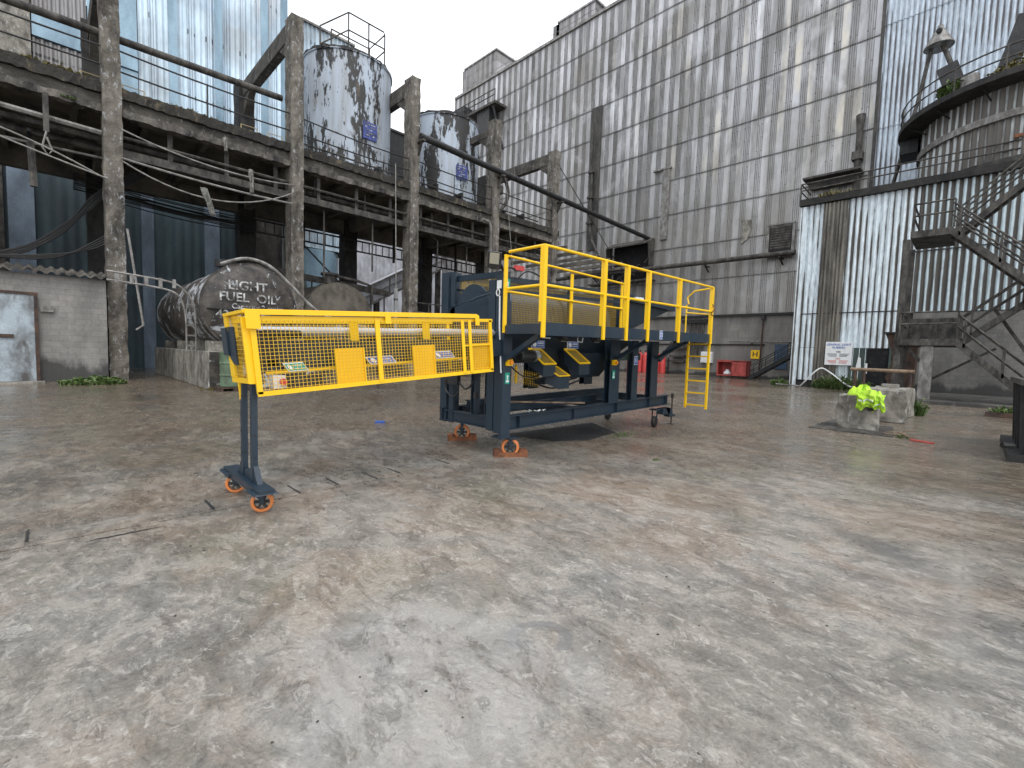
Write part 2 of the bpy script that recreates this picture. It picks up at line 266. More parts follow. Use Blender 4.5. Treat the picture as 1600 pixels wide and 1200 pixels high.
MT['rust_tank'] = weather('dust_caked_tank', (.13, .115, .092), (.05, .044, .036), (.2, .18, .15), 1.5, .6, .9, bump=.9, bs=5, bd=.05)
def block_mat(name, base, dark, axis=0, bw=.45, bh=.22, z_dirt=1.1):
    b = NB(name); X, Y, Z = b.xyz(); H = X if axis == 0 else Y
    br = b.n('ShaderNodeTexBrick'); b.put(br.inputs['Vector'], b.comb(H, Z, 0.)); br.inputs['Scale'].default_value = 1; br.inputs['Brick Width'].default_value = bw; br.inputs['Row Height'].default_value = bh; br.inputs['Mortar Size'].default_value = .008; br.inputs['Mortar Smooth'].default_value = .3
    br.inputs['Color1'].default_value = (.9, .9, .9, 1); br.inputs['Color2'].default_value = (1.1, 1.08, 1.06, 1); br.inputs['Mortar'].default_value = (.72, .72, .72, 1)
    n = b.noise(b.pos((1, 1, .3)), .8, 8, .65, .3); f = b.noise(b.g.outputs['Position'], 9, 8, .7)
    c = b.mix(b.ramp(n, [(.4, .7), (.62, 0.)]), base, dark)
    c = b.mix(1, c, br.outputs['Color'], 'MULTIPLY')
    low = b.ramp(b.math('ADD', b.math('DIVIDE', Z, z_dirt), b.math('MULTIPLY', b.math('SUBTRACT', n, .5), 2.2)), [(.45, .85), (.75, 0.)])
    c = b.mix(low, c, (.035, .034, .034))
    c = b.mix(.4, c, b.mix(1, c, b.ramp(f, [(.3, .6), (.7, 1.35)]), 'MULTIPLY'))
    return b.fin(c, .85, 0, b.bump(b.math('ADD', b.math('MULTIPLY', br.outputs['Fac'], -.35), f), .4, .012))
MT['blockwork'] = block_mat('dusty_blockwork', (.27, .26, .245), (.15, .145, .135))
MT['base_wall'] = block_mat('grey_base_wall', (.24, .232, .215), (.13, .125, .118), 1, 1.6, .6, .5)
MT['base_wall2'] = block_mat('dark_base_wall', (.18, .175, .165), (.09, .088, .084), 1, .45, .22, .8)

# ------------------------------------------------------------------ mesh builder
WL = {}
class MB:
    def __init__(s): s.v = []; s.f = []
    def add(s, vs, fs):
        n = len(s.v); s.v += [tuple(x) for x in vs]; s.f += [tuple(i+n for i in f) for f in fs]; return s
    def box(s, x0, x1, y0, y1, z0, z1):
        return s.add([(x0, y0, z0), (x1, y0, z0), (x1, y1, z0), (x0, y1, z0), (x0, y0, z1), (x1, y0, z1), (x1, y1, z1), (x0, y1, z1)],
                     [(0, 3, 2, 1), (4, 5, 6, 7), (0, 1, 5, 4), (1, 2, 6, 5), (2, 3, 7, 6), (3, 0, 4, 7)])
    def hexa(s, a, b):       # two quads a (4 pts) and b (4 pts) joined
        return s.add(list(a)+list(b), [(3, 2, 1, 0), (4, 5, 6, 7), (0, 1, 5, 4), (1, 2, 6, 5), (2, 3, 7, 6), (3, 0, 4, 7)])
    def bar(s, p, q, w, h=None, up=(0, 0, 1)):
        h = w if h is None else h; p = Vector(p); q = Vector(q); d = (q-p).normalized(); u = Vector(up)
        if abs(d.dot(u)) > .98: u = Vector((1, 0, 0))
        a = d.cross(u).normalized()*w/2; c = d.cross(a).normalized()*h/2
        return s.hexa([p-a-c, p+a-c, p+a+c, p-a+c], [q-a-c, q+a-c, q+a+c, q-a+c])
    def tube(s, pts, r, n=8, caps=True):
        pts = [Vector(p) for p in pts]; m = len(pts); base = len(s.v); prev = None
        for i, p in enumerate(pts):
            d = (pts[min(i+1, m-1)]-pts[max(i-1, 0)]).normalized()
            if prev is None:
                u = Vector((0, 0, 1)) if abs(d.z) < .9 else Vector((1, 0, 0)); a = d.cross(u).normalized()
            else:
                a = (prev-d*prev.dot(d)).normalized()
            prev = a; c = d.cross(a)
            rr = r[i] if isinstance(r, (list, tuple)) else r
            for k in range(n):
                t = 2*math.pi*k/n; s.v.append(tuple(p+(a*math.cos(t)+c*math.sin(t))*rr))
        for i in range(m-1):
            for k in range(n):
                s.f.append((base+i*n+k, base+i*n+(k+1) % n, base+(i+1)*n+(k+1) % n, base+(i+1)*n+k))
        if caps:
            s.f.append(tuple(base+k for k in range(n))[::-1]); s.f.append(tuple(base+(m-1)*n+k for k in range(n)))
        return s
    def cyl(s, p, q, r, n=24, r2=None): return s.tube([p, q], [r, r if r2 is None else r2], n)
    def lathe(s, c, ax, prof, n=32, caps=True):    # prof: (t along axis, radius)
        ax = Vector(ax).normalized(); return s.tube_prof(Vector(c), ax, prof, n, caps)
    def tube_prof(s, c, ax, prof, n, caps=True):
        u = Vector((0, 0, 1)) if abs(ax.z) < .9 else Vector((1, 0, 0)); a = ax.cross(u).normalized(); b = ax.cross(a); base = len(s.v); m = len(prof)
        for t, r in prof:
            for k in range(n):
                w = 2*math.pi*k/n; s.v.append(tuple(c+ax*t+(a*math.cos(w)+b*math.sin(w))*r))
        for i in range(m-1):
            for k in range(n): s.f.append((base+i*n+k, base+i*n+(k+1) % n, base+(i+1)*n+(k+1) % n, base+(i+1)*n+k))
        if caps: s.f.append(tuple(base+k for k in range(n))[::-1]); s.f.append(tuple(base+(m-1)*n+k for k in range(n)))
        return s
    def prism(s, pts, d):     # polygon pts extruded by vector d
        n = len(pts); d = Vector(d); a = [Vector(p) for p in pts]; vs = a+[p+d for p in a]
        return s.add(vs, [tuple(range(n))[::-1], tuple(range(n, 2*n))]+[(i, (i+1) % n, n+(i+1) % n, n+i) for i in range(n)])
    def ibeam(s, p, q, h, w, t=.018):
        p = Vector(p); q = Vector(q); z = Vector((0, 0, 1)); hz = z*(h/2-t/2)
        s.bar(p+hz, q+hz, w, t); s.bar(p-hz, q-hz, w, t); return s.bar(p, q, t, h-2*t-.004)
    def text(s, txt, o, right, upv, size, depth=.004, align='CENTER', sx=1.):
        cu = bpy.data.curves.new('lettering_curve', 'FONT'); cu.body = txt; cu.size = size; cu.extrude = depth; cu.align_x = align; cu.align_y = 'CENTER'; cu.resolution_u = 3; cu.offset = size*.012
        ob = bpy.data.objects.new('lettering_tmp', cu); SC.collection.objects.link(ob)
        dg = bpy.context.evaluated_depsgraph_get(); dg.update(); me = ob.evaluated_get(dg).to_mesh()
        o = Vector(o); r_ = Vector(right).normalized(); u_ = Vector(upv).normalized(); n_ = r_.cross(u_)
        s.add([o+r_*v.co.x*sx+u_*v.co.y+n_*v.co.z for v in me.vertices], [tuple(p.vertices) for p in me.polygons])
        ob.evaluated_get(dg).to_mesh_clear(); bpy.data.objects.remove(ob); bpy.data.curves.remove(cu); return s
    def sheet(s, prof, z0, z1, fn):   # prof: list of (h, out); fn(h,out,z)->xyz
        n = len(prof); base = len(s.v)
        for z in (z0, z1):
            for h, o_ in prof: s.v.append(tuple(fn(h, o_, z)))
        for i in range(n-1): s.f.append((base+i, base+i+1, base+n+i+1, base+n+i))
        return s
    def build(s, name, mat, parent=None, smooth=False, bevel=0, vmap=None):
        vs = [Vector(v) for v in s.v]
        if vmap: vs = [Vector(vmap(v)) for v in vs]
        if parent is not None: org = WL[parent.name]
        else:
            xs = [v.x for v in vs]; ys = [v.y for v in vs]; zs = [v.z for v in vs]
            org = Vector(((min(xs)+max(xs))/2, (min(ys)+max(ys))/2, min(zs)))
        me = bpy.data.meshes.new(name); me.from_pydata([tuple(v-org) for v in vs], [], s.f); me.update()
        o = bpy.data.objects.new(name, me); SC.collection.objects.link(o); me.materials.append(MT[mat] if isinstance(mat, str) else mat)
        WL[o.name] = org
        if parent is not None: o.parent = parent
        else: o.location = org
        if smooth:
            for p in me.polygons: p.use_smooth = True
            try: me.set_sharp_from_angle(angle=R(40))
            except Exception: pass
        if bevel:
            bm = o.modifiers.new('bevel', 'BEVEL'); bm.width = bevel; bm.segments = 2; bm.limit_method = 'ANGLE'
        return o
def tag(o, label=None, cat=None, group=None, kind=None):
    if label: o['label'] = label
    if cat: o['category'] = cat
    if group: o['group'] = group
    if kind: o['kind'] = kind
    return o
def thing(name, label, cat, loc, group=None):
    o = bpy.data.objects.new(name, None); SC.collection.objects.link(o); o.location = loc; o.empty_display_size = .3; WL[o.name] = Vector(loc)
    return tag(o, label, cat, group)
def copy_tree(o, loc, label, rz=0):
    def cp(x, par):
        c = x.copy(); SC.collection.objects.link(c); c.parent = par; WL[c.name] = WL[x.name]
        for ch in [k for k in bpy.data.objects if k.parent == x]: cp(ch, c)
        return c
    c = cp(o, None); c.location = loc; c.rotation_euler = (0, 0, rz); c['label'] = label; return c
def arc(c, r, a0, a1, n, u, v):
    c = Vector(c); u = Vector(u); v = Vector(v); return [c+u*r*math.cos(a0+(a1-a0)*i/n)+v*r*math.sin(a0+(a1-a0)*i/n) for i in range(n+1)]
def cat_curve(p, q, sag, n=14):
    p = Vector(p); q = Vector(q); return [p.lerp(q, i/n)-Vector((0, 0, sag*4*(i/n)*(1-i/n))) for i in range(n+1)]
def bsp(pts, k=6):
    pts = [Vector(p) for p in pts]; out = []
    for i in range(len(pts)-1):
        a = pts[max(i-1, 0)]; b = pts[i]; c = pts[i+1]; d = pts[min(i+2, len(pts)-1)]
        for j in range(k):
            t = j/k; out.append(.5*((2*b)+(c-a)*t+(2*a-5*b+4*c-d)*t*t+(3*b-a-3*c+d)*t**3))
    out.append(pts[-1]); return out

# ================================================================== SETTING
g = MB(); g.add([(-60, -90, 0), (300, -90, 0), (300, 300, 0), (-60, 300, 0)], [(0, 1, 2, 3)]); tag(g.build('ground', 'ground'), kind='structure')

# ================================================================== MAIN CLADDING BUILDING (x = 44)
WX = 44.
mb = thing('process_building', 'towering grey industrial building clad in ribbed metal sheets in long rows', 'building', (WX+8, 30, 0))
rows = [5.75+3.35*i for i in range(11)]
def ribprof(y0, y1, pitch=1.05):
    pr = []; y = y0
    while y < y1-.01:
        pr += [(y, 0), (y+.46, 0)]
        for k in range(4):
            a = y+.50+k*.14; pr += [(a, 0), (a+.02, .055), (a+.06, .055), (a+.08, 0)]
        y += pitch
    pr.append((y1, 0)); return pr
pr = ribprof(6.4, 57.5)
c = MB()
for i in range(10):
    z0, z1 = rows[i], rows[i]+3.35
    # each row of sheets laps a little over the one below
    c.sheet(pr, z0-.05, z1, lambda h, o_, z, z0=z0, z1=z1: (WX-.03-.05*(1-(z-z0)/(z1-z0))-o_, h, z))
c.build('cladding', 'clad_main', mb)
c = MB(); c.box(WX, WX+18, 6.4, 57.5, 0, 39.2); c.box(WX-.1, WX+.2, 57.5, 57.62, 0, 39.2); c.build('wall', 'base_wall', mb)
c = MB(); c.box(WX-.22, WX-.002, 6.4, 57.5, 5.5, 5.68); c.box(WX-.12, WX-.002, 13, 57, 2.9, 3.0); c.build('ledge', 'steel_dark', mb)
c = MB(); rr = random.Random(3)
for z in rows[1:]:
    n = 120; b0 = len(c.v)
    for k in range(n+1):
        y = 6.5+50.9*k/n; j = rr.uniform(-.02, .02)
        c.v += [(WX-.115, y, z-.034+j), (WX-.115, y, z-.012+j), (WX-.128, y, z-.012+j), (WX-.128, y, z-.034+j)]
    for k in range(n):
        for i in range(4): a = b0+k*4+i; e = b0+k*4+(i+1) % 4; c.f.append((a, e, e+4, a+4))
c.build('lap_strip', 'steel_dark', mb)
c = MB(); c.box(WX-.25, WX+.3, 6.3, 57.7, 39.2, 39.5); c.build('roof_edge', 'steel_pale', mb)
c = MB()
for z in (39.95, 40.45): c.tube([(WX+.3, 6.5, z), (WX+.3, 57.5, z)], .03, 5)
for i in range(26): c.tube([(WX+.3, 6.5+i*2.04, 39.5), (WX+.3, 6.5+i*2.04, 40.45)], .03, 5)
c.build('roof_railing', 'steel_pale', mb)
def pent(y0, y1, x0, x1, z1, nm='roof_housing'):
    c = MB(); c.box(x0, x1, y0, y1, 39.52, z1-.4)
    pr = ribprof(y0, y1, 1.05); c.sheet(pr, 39.52, z1-.4, lambda h, o_, z: (x0-.04-o_, h, z)); c.box(x0-.2, x1+.2, y0-.2, y1+.2, z1-.4, z1-.2)
    return c.build(nm, 'clad_far', mb)
pent(33.2, 38.5, WX+.9, WX+7, 42.2); pent(49.5, 56.2, WX+.6, WX+8, 43.6)
# vertical chase with pipes and ladder, y about 31.6
c = MB(); c.box(WX-.3, WX-.02, 31.0, 32.3, 13.5, 29.2); c.build('chase_panel', 'concrete_dark', mb)
c = MB(); c.tube([(WX-.55, 31.9, 27.5), (WX-.55, 31.9, 22.0)], .1); c.tube([(WX-.5, 31.8, 22), (WX-.5, 31.8, 16), (WX-.5, 31.5, 14.6), (WX-.5, 30.4, 12.6)], .16)
for z in (22, 19.2, 16.4): c.box(WX-.75, WX-.3, 31.5, 32.2, z, z+.2)
c.build('downpipe', 'steel_dirty', mb)
c = MB(); c.box(WX-.33, WX-.12, 22.55, 23.3, 13.4, 20.3); c.box(WX-.4, WX-.12, 22.4, 24.3, 20.25, 20.4); c.build('patch_panel', 'steel_pale', mb)
c = MB(); c.prism([(WX-.15, 15.55, 14.0), (WX-.15, 14.7, 13.9), (WX-.15, 14.62, 13.2), (WX-.15, 15.0, 12.2), (WX-.15, 15.45, 11.9), (WX-.15, 15.35, 13)], (-.03, 0, 0)); c.build('torn_sheet', 'concrete_pale', mb)
# open hood with dark recess
c = MB(); c.box(WX-.19, WX-.16, 24.1, 28.6, 9.7, 13.3); c.build('dark_opening', 'opening', mb)
c = MB(); c.hexa([(WX-.2, 23.9, 13.6), (WX-.2, 28.8, 13.6), (WX-1.5, 28.8, 13.0), (WX-1.5, 23.9, 13.0)], [(WX-.2, 23.9, 13.75), (WX-.2, 28.8, 13.75), (WX-1.5, 28.8, 13.12), (WX-1.5, 23.9, 13.12)])
c.prism([(WX-.2, 23.9, 13.58), (WX-1.5, 23.9, 12.98), (WX-1.0, 23.9, 9.9), (WX-.2, 23.9, 9.7)], (0, -.06, 0)); c.prism([(WX-.2, 28.8, 13.58), (WX-1.5, 28.8, 12.98), (WX-1.0, 28.8, 9.9), (WX-.2, 28.8, 9.7)], (0, .06, 0))
c.build('hood', 'steel_dirty', mb)
c = MB(); rr = random.Random(5)
for i in range(26):
    y = rr.uniform(23.2, 31); z = rr.uniform(9.6, 11.4); y2 = y+rr.uniform(-1.6, 1.6); c.tube([(WX-.9-rr.random()*.6, y, z), (WX-.9, y2, z+rr.uniform(-.9, .9))], .05, 5)
c.box(WX-1.6, WX-.3, 23.5, 31, 9.3, 9.45); c.build('tangled_pipework', 'steel_dirty', mb)
# louvre
c = MB(); c.box(WX-.25, WX-.15, 11.4, 13.1, 10.9, 12.9); c.build('louvre_frame', 'steel_dark', mb)
c = MB(); c.box(WX-.4, WX-.26, 11.2, 11.38, 10.8, 13.0); c.box(WX-.4, WX-.26, 13.12, 13.3, 10.8, 13.0); c.box(WX-.45, WX-.26, 11.2, 13.3, 13.01, 13.15); c.box(WX-.4, WX-.26, 11.2, 13.3, 10.4, 10.79); c.build('louvre_surround', 'steel_pale', mb)
c = MB()
for i in range(9): c.bar((WX-.35, 11.5, 11.1+i*.21), (WX-.35, 13.0, 11.1+i*.21), .16, .03, (.7, 0, .7))
c.build('louvre_blade', 'steel_pale', mb)
# canopy above the lower roof and thick downpipe
c = MB(); c.box(WX-1.6, WX-.2, 6.9, 10.6, 15.9, 16.05); c.box(WX-.9, WX-.2, 7.3, 10.2, 15.3, 15.88); c.build('canopy', 'concrete_dark', mb)
c = MB(); c.tube([(WX-.5, 7.3, 19.0), (WX-.5, 7.3, 12)], .2, 12); c.box(WX-.8, WX-.15, 7.0, 7.65, 16.9, 17.5); c.tube([(WX-.5, 7.3, 19), (WX-.4, 7.3, 20.2)], [.2, .32], 12); c.build('vent_pipe', 'steel_dirty', mb)
c = MB(); c.box(WX-.5, WX-.1, 13.95, 14.05, 3.0, 3.1); c.build('bracket', 'steel_dirty', mb)
# right-hand upper corrugated face belongs to the same block
def corr(m, h0, h1, z0, z1, pitch, amp, fn, seg=8):
    n = int((h1-h0)/pitch*seg); m.sheet([(h0+(h1-h0)*i/n, amp*math.sin(2*math.pi*(h0+(h1-h0)*i/n)/pitch)) for i in range(n+1)], z0, z1, fn)
c = MB()
for z0, z1 in ((11.4, 18.9), (18.85, 26.2), (26.15, 40)):
    corr(c, -26, 6.35, z0, z1, .3, .06, lambda h, o_, z, a=z0, e=z1: (WX-.32-.05*(1-(z-a)/(e-a))-o_, h, z))
c.build('corrugated_cladding', 'corr_upper', mb, smooth=True)
c = MB(); c.box(WX-.2, WX+18, -26, 6.38, 0, 39.9); c.box(WX-.42, WX-.205, 6.28, 6.5, 11.5, 39.4); c.build('side_wall', 'concrete_dark', mb)

# overhead service pipe along that wall
s = thing('wall_service_pipe', 'long dark horizontal pipe bracketed along the foot of the cladding', 'pipe', (WX-1.2, 20, 10))
c = MB(); c.tube([(WX-1.0, 44, 10.55), (WX-1.0, 10.9, 10.45)], .22, 10); c.build('pipe', 'steel_dirty', s, True)
c = MB()
for y in (12, 18.2, 24.4, 30.6, 36.8): c.bar((WX-.15, y, 9.7), (WX-1.15, y, 10.2), .1, .1); c.box(WX-1.3, WX-.15, y-.06, y+.06, 10.1, 10.22)
c.build('bracket', 'steel_dark', s)

# ================================================================== GAS CYLINDERS, BOXES, BINS at the wall
def cylv(label, loc):
    t = thing('gas_cylinder', label, 'gas cylinder', loc, 'red gas cylinders standing along the wall'); x, y, z = loc
    m = MB(); m.lathe((x, y, 0), (0, 0, 1), [(0, .24), (.03, .27), (1.75, .27), (1.95, .2), (2.03, .07), (2.12, .06)], 16); m.build('body', 'red', t, True)
    m = MB(); m.lathe((x, y, 2.1), (0, 0, 1), [(0, .05), (.05, .09), (.16, .08), (.2, .03)], 8); m.build('valve', 'steel_dirty', t, True); return t
ys = [25.5, 24.9, 24.3, 23.7, 22.9, 22.35, 21.8]
who = ['leftmost of the red gas cylinders seen under the yellow-railed platform', 'second red gas cylinder from the left end of the row by the wall', 'third red gas cylinder from the left end of the row by the wall', 'red gas cylinder just left of the gap in the row by the wall',
       'red gas cylinder just right of the gap in the row by the wall', 'second red gas cylinder from the right end of the row by the wall', 'rightmost red gas cylinder, nearest the yellow access ladder']
gc = cylv(who[0], (WX-1.2, ys[0], 0))
for y, w in zip(ys[1:], who[1:]): copy_tree(gc, (WX-1.2, y, 0), w)
t = thing('cylinder_rack', 'low dark steel rack holding the red gas cylinders at the wall', 'rack', (WX-1.2, 23.6, 0))
c = MB(); c.box(WX-.88, WX-.8, 21.4, 25.9, 1.2, 1.3); c.box(WX-.88, WX-.8, 21.4, 25.9, .5, .6); c.build('rail', 'steel_dark', t)
for y in (21.4, 23.3, 25.9):
    c = MB(); c.box(WX-.9, WX-.78, y-.05, y+.05, 0, 1.6); c.build('post', 'steel_dark', t)
t = thing('electric_box', 'pale green electrical cabinet on the wall behind the ladder', 'cabinet', (WX-.3, 17.9, 1.3))
c = MB(); c.box(WX-.45, WX-.004, 17.35, 18.4, 1.2, 2.25); c.build('cabinet', 'white', t, bevel=.03)
c = MB(); c.box(WX-.48, WX-.455, 17.45, 18.3, 1.28, 2.17); c.build('door', 'white', t)
t = thing('riser_pipes', 'cluster of rusty vertical riser pipes hanging on the wall behind the ladder', 'pipes', (WX-.4, 19.3, 1.4))
for k, y in enumerate((18.35, 18.75, 19.15, 19.55)):
    c = MB(); c.tube([(WX-.35, y, 1.5+.3*(k % 2)), (WX-.35, y, 5.1), (WX-.1, y, 5.35)], .09, 6); c.build('pipe', 'steel_dirty', t, True)
c = MB(); c.box(WX-.5, WX-.12, 18.0, 20.4, 4.95, 5.3); c.box(WX-.45, WX-.15, 18.1, 19.8, 3.1, 3.2); c.build('clamp', 'steel_dark', t)
t = thing('wall_shelf_rack', 'grey pallet-like rack against the wall left of the ladder', 'rack', (WX-.4, 20.6, .8))
for z in (1.2, 1.7, 2.5, 3.0):
    c = MB(); c.box(WX-.7, WX-.05, 19.9, 21.4, z, z+.16); c.build('shelf', 'steel_dirty', t)
t = thing('standpipe', 'tall rusty standpipe rising up the wall behind the red bin', 'pipe', (WX-.4, 13.2, 0))
c = MB(); c.tube([(WX-.35, 13.25, 0), (WX-.35, 13.15, 5.15)], .07, 8); c.build('pipe', 'rust_dark', t, True)
c = MB(); c.tube([(WX-.35, 13.15, 5.05), (WX-.35, 13.15, 5.45)], .17, 10); c.build('cap', 'black', t, True)
c = MB(); c.tube([(WX-.2, 16.0, 3.25), (WX-.2, 10.5, 3.2)], .05, 6); tag(c.build('wall_conduit', 'steel_pale', None, True), 'thin horizontal conduit running to the blue door', 'conduit')
t = thing('hydrant_sign', 'small yellow sign with a black H on the wall', 'sign', (WX-.2, 13.7, 1.9))
c = MB(); c.box(WX-.16, WX-.12, 13.35, 14.05, 1.72, 2.48); c.build('plate', 'yellow', t)
c = MB(); c.text('H', (WX-.165, 13.7, 2.1), (0, -1, 0), (0, 0, 1), .66, .006); c.build('lettering', 'black', t)
t = thing('red_bin', 'faded red waste bin with one side open showing a white sack', 'bin', (WX-1.4, 15, 0))
X0, X1 = WX-2.0, WX-.9
c = MB(); c.box(X0+.03, X1, 13.75, 16.2, .16, .22); c.box(X1-.06, X1, 13.75, 16.2, .22, 1.45); c.box(X0, X1-.06, 16.14, 16.2, .22, 1.45); c.box(X0, X1-.06, 13.75, 13.81, .22, 1.42); c.box(X0, X1-.06, 14.9, 14.96, .22, 1.42)
c.box(X0-.02, X0, 14.96, 16.22, .16, .26); c.box(X0-.02, X0, 14.96, 16.22, 1.36, 1.47); c.box(X0-.02, X0, 16.12, 16.22, .26, 1.36); c.build('body', 'redbin', t)
c = MB(); c.box(X0-.06, X0-.01, 13.77, 14.93, .2, 1.38)
for z in (.45, .8, 1.15): c.box(X0-.09, X0-.06, 13.8, 14.9, z, z+.06)
c.build('door', 'redbin', t)
c = MB(); c.box(X0-.05, X1+.02, 13.7, 16.25, 1.475, 1.54); c.build('lid', 'redbin', t)
for y in (13.95, 15.9, 14.9):
    c = MB(); c.tube([(X0+.15, y-.04, .08), (X0+.15, y+.04, .08)], .08, 10); c.build('castor', 'black', t, True)
m = MB(); rr = random.Random(9); pts = []
for k in range(30):
    a = k*.7; pts.append((X0+.35+rr.uniform(-.1, .1), 15.45+.33*math.cos(a), .42+.2*math.sin(a*1.7)))
m.lathe((X0+.4, 15.45, .222), (0, 0, 1), [(0, .2), (.1, .33), (.26, .28), (.4, .12), (.5, .16)], 9)
tag(m.build('rubbish_sack', 'white', None), 'crumpled white sack lying inside the open red bin', 'sack')

# small stairs and blue door beside the corner
t = thing('access_stairs', 'short dark steel stairs with railings climbing to the blue door', 'stairs', (41.6, 12, 0))
a = Vector((41.6, 13.2, .1)); e = Vector((41.6, 9.6, 2.5))
for dx in (-.45, .45):
    o_ = Vector((dx, 0, 0)); c = MB(); c.bar(a+o_, e+o_, .07, .32); c.build('stringer', 'steel_dark', t)
    c = MB(); c.tube([a+o_+Vector((0, 0, 1.0)), e+o_+Vector((0, 0, 1.0))], .035, 6); c.tube([a+o_+Vector((0, 0, .55)), e+o_+Vector((0, 0, .55))], .03, 6)
    for k in range(5): q = a.lerp(e, k/4)+o_; c.tube([q, q+Vector((0, 0, 1.0))], .03, 6)
    c.build('handrail', 'steel_dark', t)
for k in range(9):
    q = a.lerp(e, (k+.5)/9); c = MB(); c.box(q.x-.41, q.x+.41, q.y-.13, q.y+.13, q.z, q.z+.03); c.build('tread', 'steel_dirty', t)
c = MB(); c.box(WX-.1, WX-.01, 11.2, 12.2, .9, 3.0); tag(c.build('blue_door', 'bluedoor'), 'blue door in the base wall beside the dark steps', 'door')

# ================================================================== CORRUGATED LOADING BLOCK (x = 34)
BX = 34.
bb = thing('loading_building', 'lower building clad in flaking white and blue corrugated sheets', 'building', (39, -6, 0))
c = MB(); c.box(BX+.12, WX-.25, -26, 8.35, 0, 11.35); c.build('wall', 'concrete_dark', bb)
c = MB()
F = lambda h, o_, z: (BX-o_, h, z)
for z0, z1, dx in ((4.62, 11.35, 0), (2.5, 4.6, .03), (.45, 2.48, .05)):
    corr(c, 7.2, 8.1, z0, z1, .3, .055, lambda h, o_, z, d=dx: (BX-d-o_, h, z)); corr(c, 4.55 if z1 < 2.5 else (3.0 if z1 < 4.7 else 2.7), 5.98, z0, z1, .3, .055, lambda h, o_, z, d=dx: (BX-d-o_, h, z))
c.build('corrugated_cladding', 'corr_white', bb, smooth=True)
c = MB(); corr(c, -26, 2.68, 7.85, 11.35, .3, .055, lambda h, o_, z: (BX-.03-o_, h, z)); corr(c, -26, 2.98, 4.5, 7.83, .3, .055, lambda h, o_, z: (BX+.0-o_, h, z))
c.build('stained_cladding', 'corr_mid', bb, smooth=True)
c = MB(); c.box(BX-.16, BX+.1, 8.1, 8.42, 0, 11.3); c.build('corner_trim', 'corr_white', bb)
c = MB()
for y in (6.08, 6.27, 6.44, 6.66, 6.88, 7.05): c.box(BX-.17, BX-.081, y-.05, y+.05, 0, 11.3)
c.box(BX-.08, BX+.1, 5.98, 7.2, 0, 11.3); c.build('gutter_chase', 'chase_brown', bb)
c = MB(); c.box(BX-.09, BX-.062, 2.9, 8.05, 4.58, 4.64); c.box(BX-.09, BX-.062, -26, 2.9, 7.8, 7.86); c.build('lap_strip', 'steel_dark', bb)
c = MB(); c.box(BX-.3, BX+.1, -26, 8.5, 11.36, 11.75); c.box(BX+.1, WX-.26, -26, 8.5, 11.38, 11.7); c.build('roof_slab', 'concrete_dim', bb)
c = MB(); c.box(BX-.06, BX+.1, -26, 2.6, 0, 4.45); c.build('base_wall', 'base_wall2', bb)
c = MB(); c.box(BX-.02, BX+.1, 3.5, 4.5, .3, 2.4); c.build('doorway', 'opening', bb)
c = MB(); c.box(BX-.1, BX-.04, 4.5, 5.35, .1, 2.5); c.box(BX-.1, BX-.04, 3.02, 3.5, .1, 2.5); c.build('door_leaf', 'green_tank', bb)
c = MB(); c.box(BX-.12, BX-.07, 4.45, 4.55, 1.0, 1.6); c.prism([(BX-.11, 5.0, 1.3), (BX-.11, 4.75, 1.3), (BX-.11, 4.78, 1.9), (BX-.11, 4.9, 2.0)], (-.01, 0, 0)); c.build('door_mark', 'white', bb)
c = MB()
for z in (12.35, 12.75):
    c.tube([(BX-.1, 8.5, z), (BX-.1, -20, z)], .04, 6)
for i in range(9): c.tube([(BX-.1, 8.5-i*3.4, 11.75), (BX-.1, 8.5-i*3.4, 12.75)], .04, 6)
c.tube([(BX-.1, 8.5, 12.75), (BX+1.0, 8.5, 12.75), (BX+2.2, 8.5, 12.7)], .04, 6); c.tube([(BX-.1, 8.5, 12.3), (BX+2.2, 8.5, 12.3)], .04, 6)
c.build('roof_railing', 'steel_dirty', bb)
def weeds(name, label, cx, cy, z, rx, ry, n, hmin, hmax, mat='weed', seed=1, cat='weeds', lw=.02):
    rr = random.Random(seed); m = MB()
    for i in range(n):
        a = rr.uniform(0, 6.28); q = math.sqrt(rr.random()); x = cx+rx*q*math.cos(a); y = cy+ry*q*math.sin(a); h = rr.uniform(hmin, hmax)*(1.15-.6*q)
        lean = Vector((rr.uniform(-.5, .5), rr.uniform(-.5, .5), 0))*h; b = Vector((x, y, z)); t_ = b+lean+Vector((0, 0, h)); w = Vector((rr.uniform(-1, 1), rr.uniform(-1, 1), 0)).normalized()*lw
        mid = b.lerp(t_, .55)+Vector((0, 0, h*.12))
        k = len(m.v); m.v += [tuple(b-w*.4), tuple(b+w*.4), tuple(mid+w), tuple(mid-w), tuple(t_)]; m.f += [(k, k+1, k+2, k+3), (k+3, k+2, k+4)]
        for j in range(3):   # side leaves
            u = rr.uniform(.25, .9); c0 = b.lerp(t_, u); d = Vector((rr.uniform(-1, 1), rr.uniform(-1, 1), rr.uniform(-.1, .7))).normalized()*h*.35; e2 = d.cross(Vector((0, 0, 1))).normalized()*lw*1.6
            k = len(m.v); m.v += [tuple(c0), tuple(c0+d*.5+e2), tuple(c0+d), tuple(c0+d*.5-e2)]; m.f.append((k, k+1, k+2, k+3))
    return tag(m.build(name, mat), label, cat)
weeds('roof_weeds', 'green weeds hanging over the soot-black roof edge by the corner', BX-.15, 6.7, 11.7, .3, .9, 90, .15, .45, 'weed_dry', 2, lw=.03)
weeds('wall_weeds', 'lush green weeds along the foot of the corrugated wall under the notice', BX-.7, 5.6, 0, .5, 1.5, 420, .35, .95, seed=3, lw=.035)
weeds('corner_weeds', 'small green weeds at the foot of the dark access stairs', BX-.4, 8.9, 0, .4, .5, 120, .2, .6, seed=4, lw=.03)
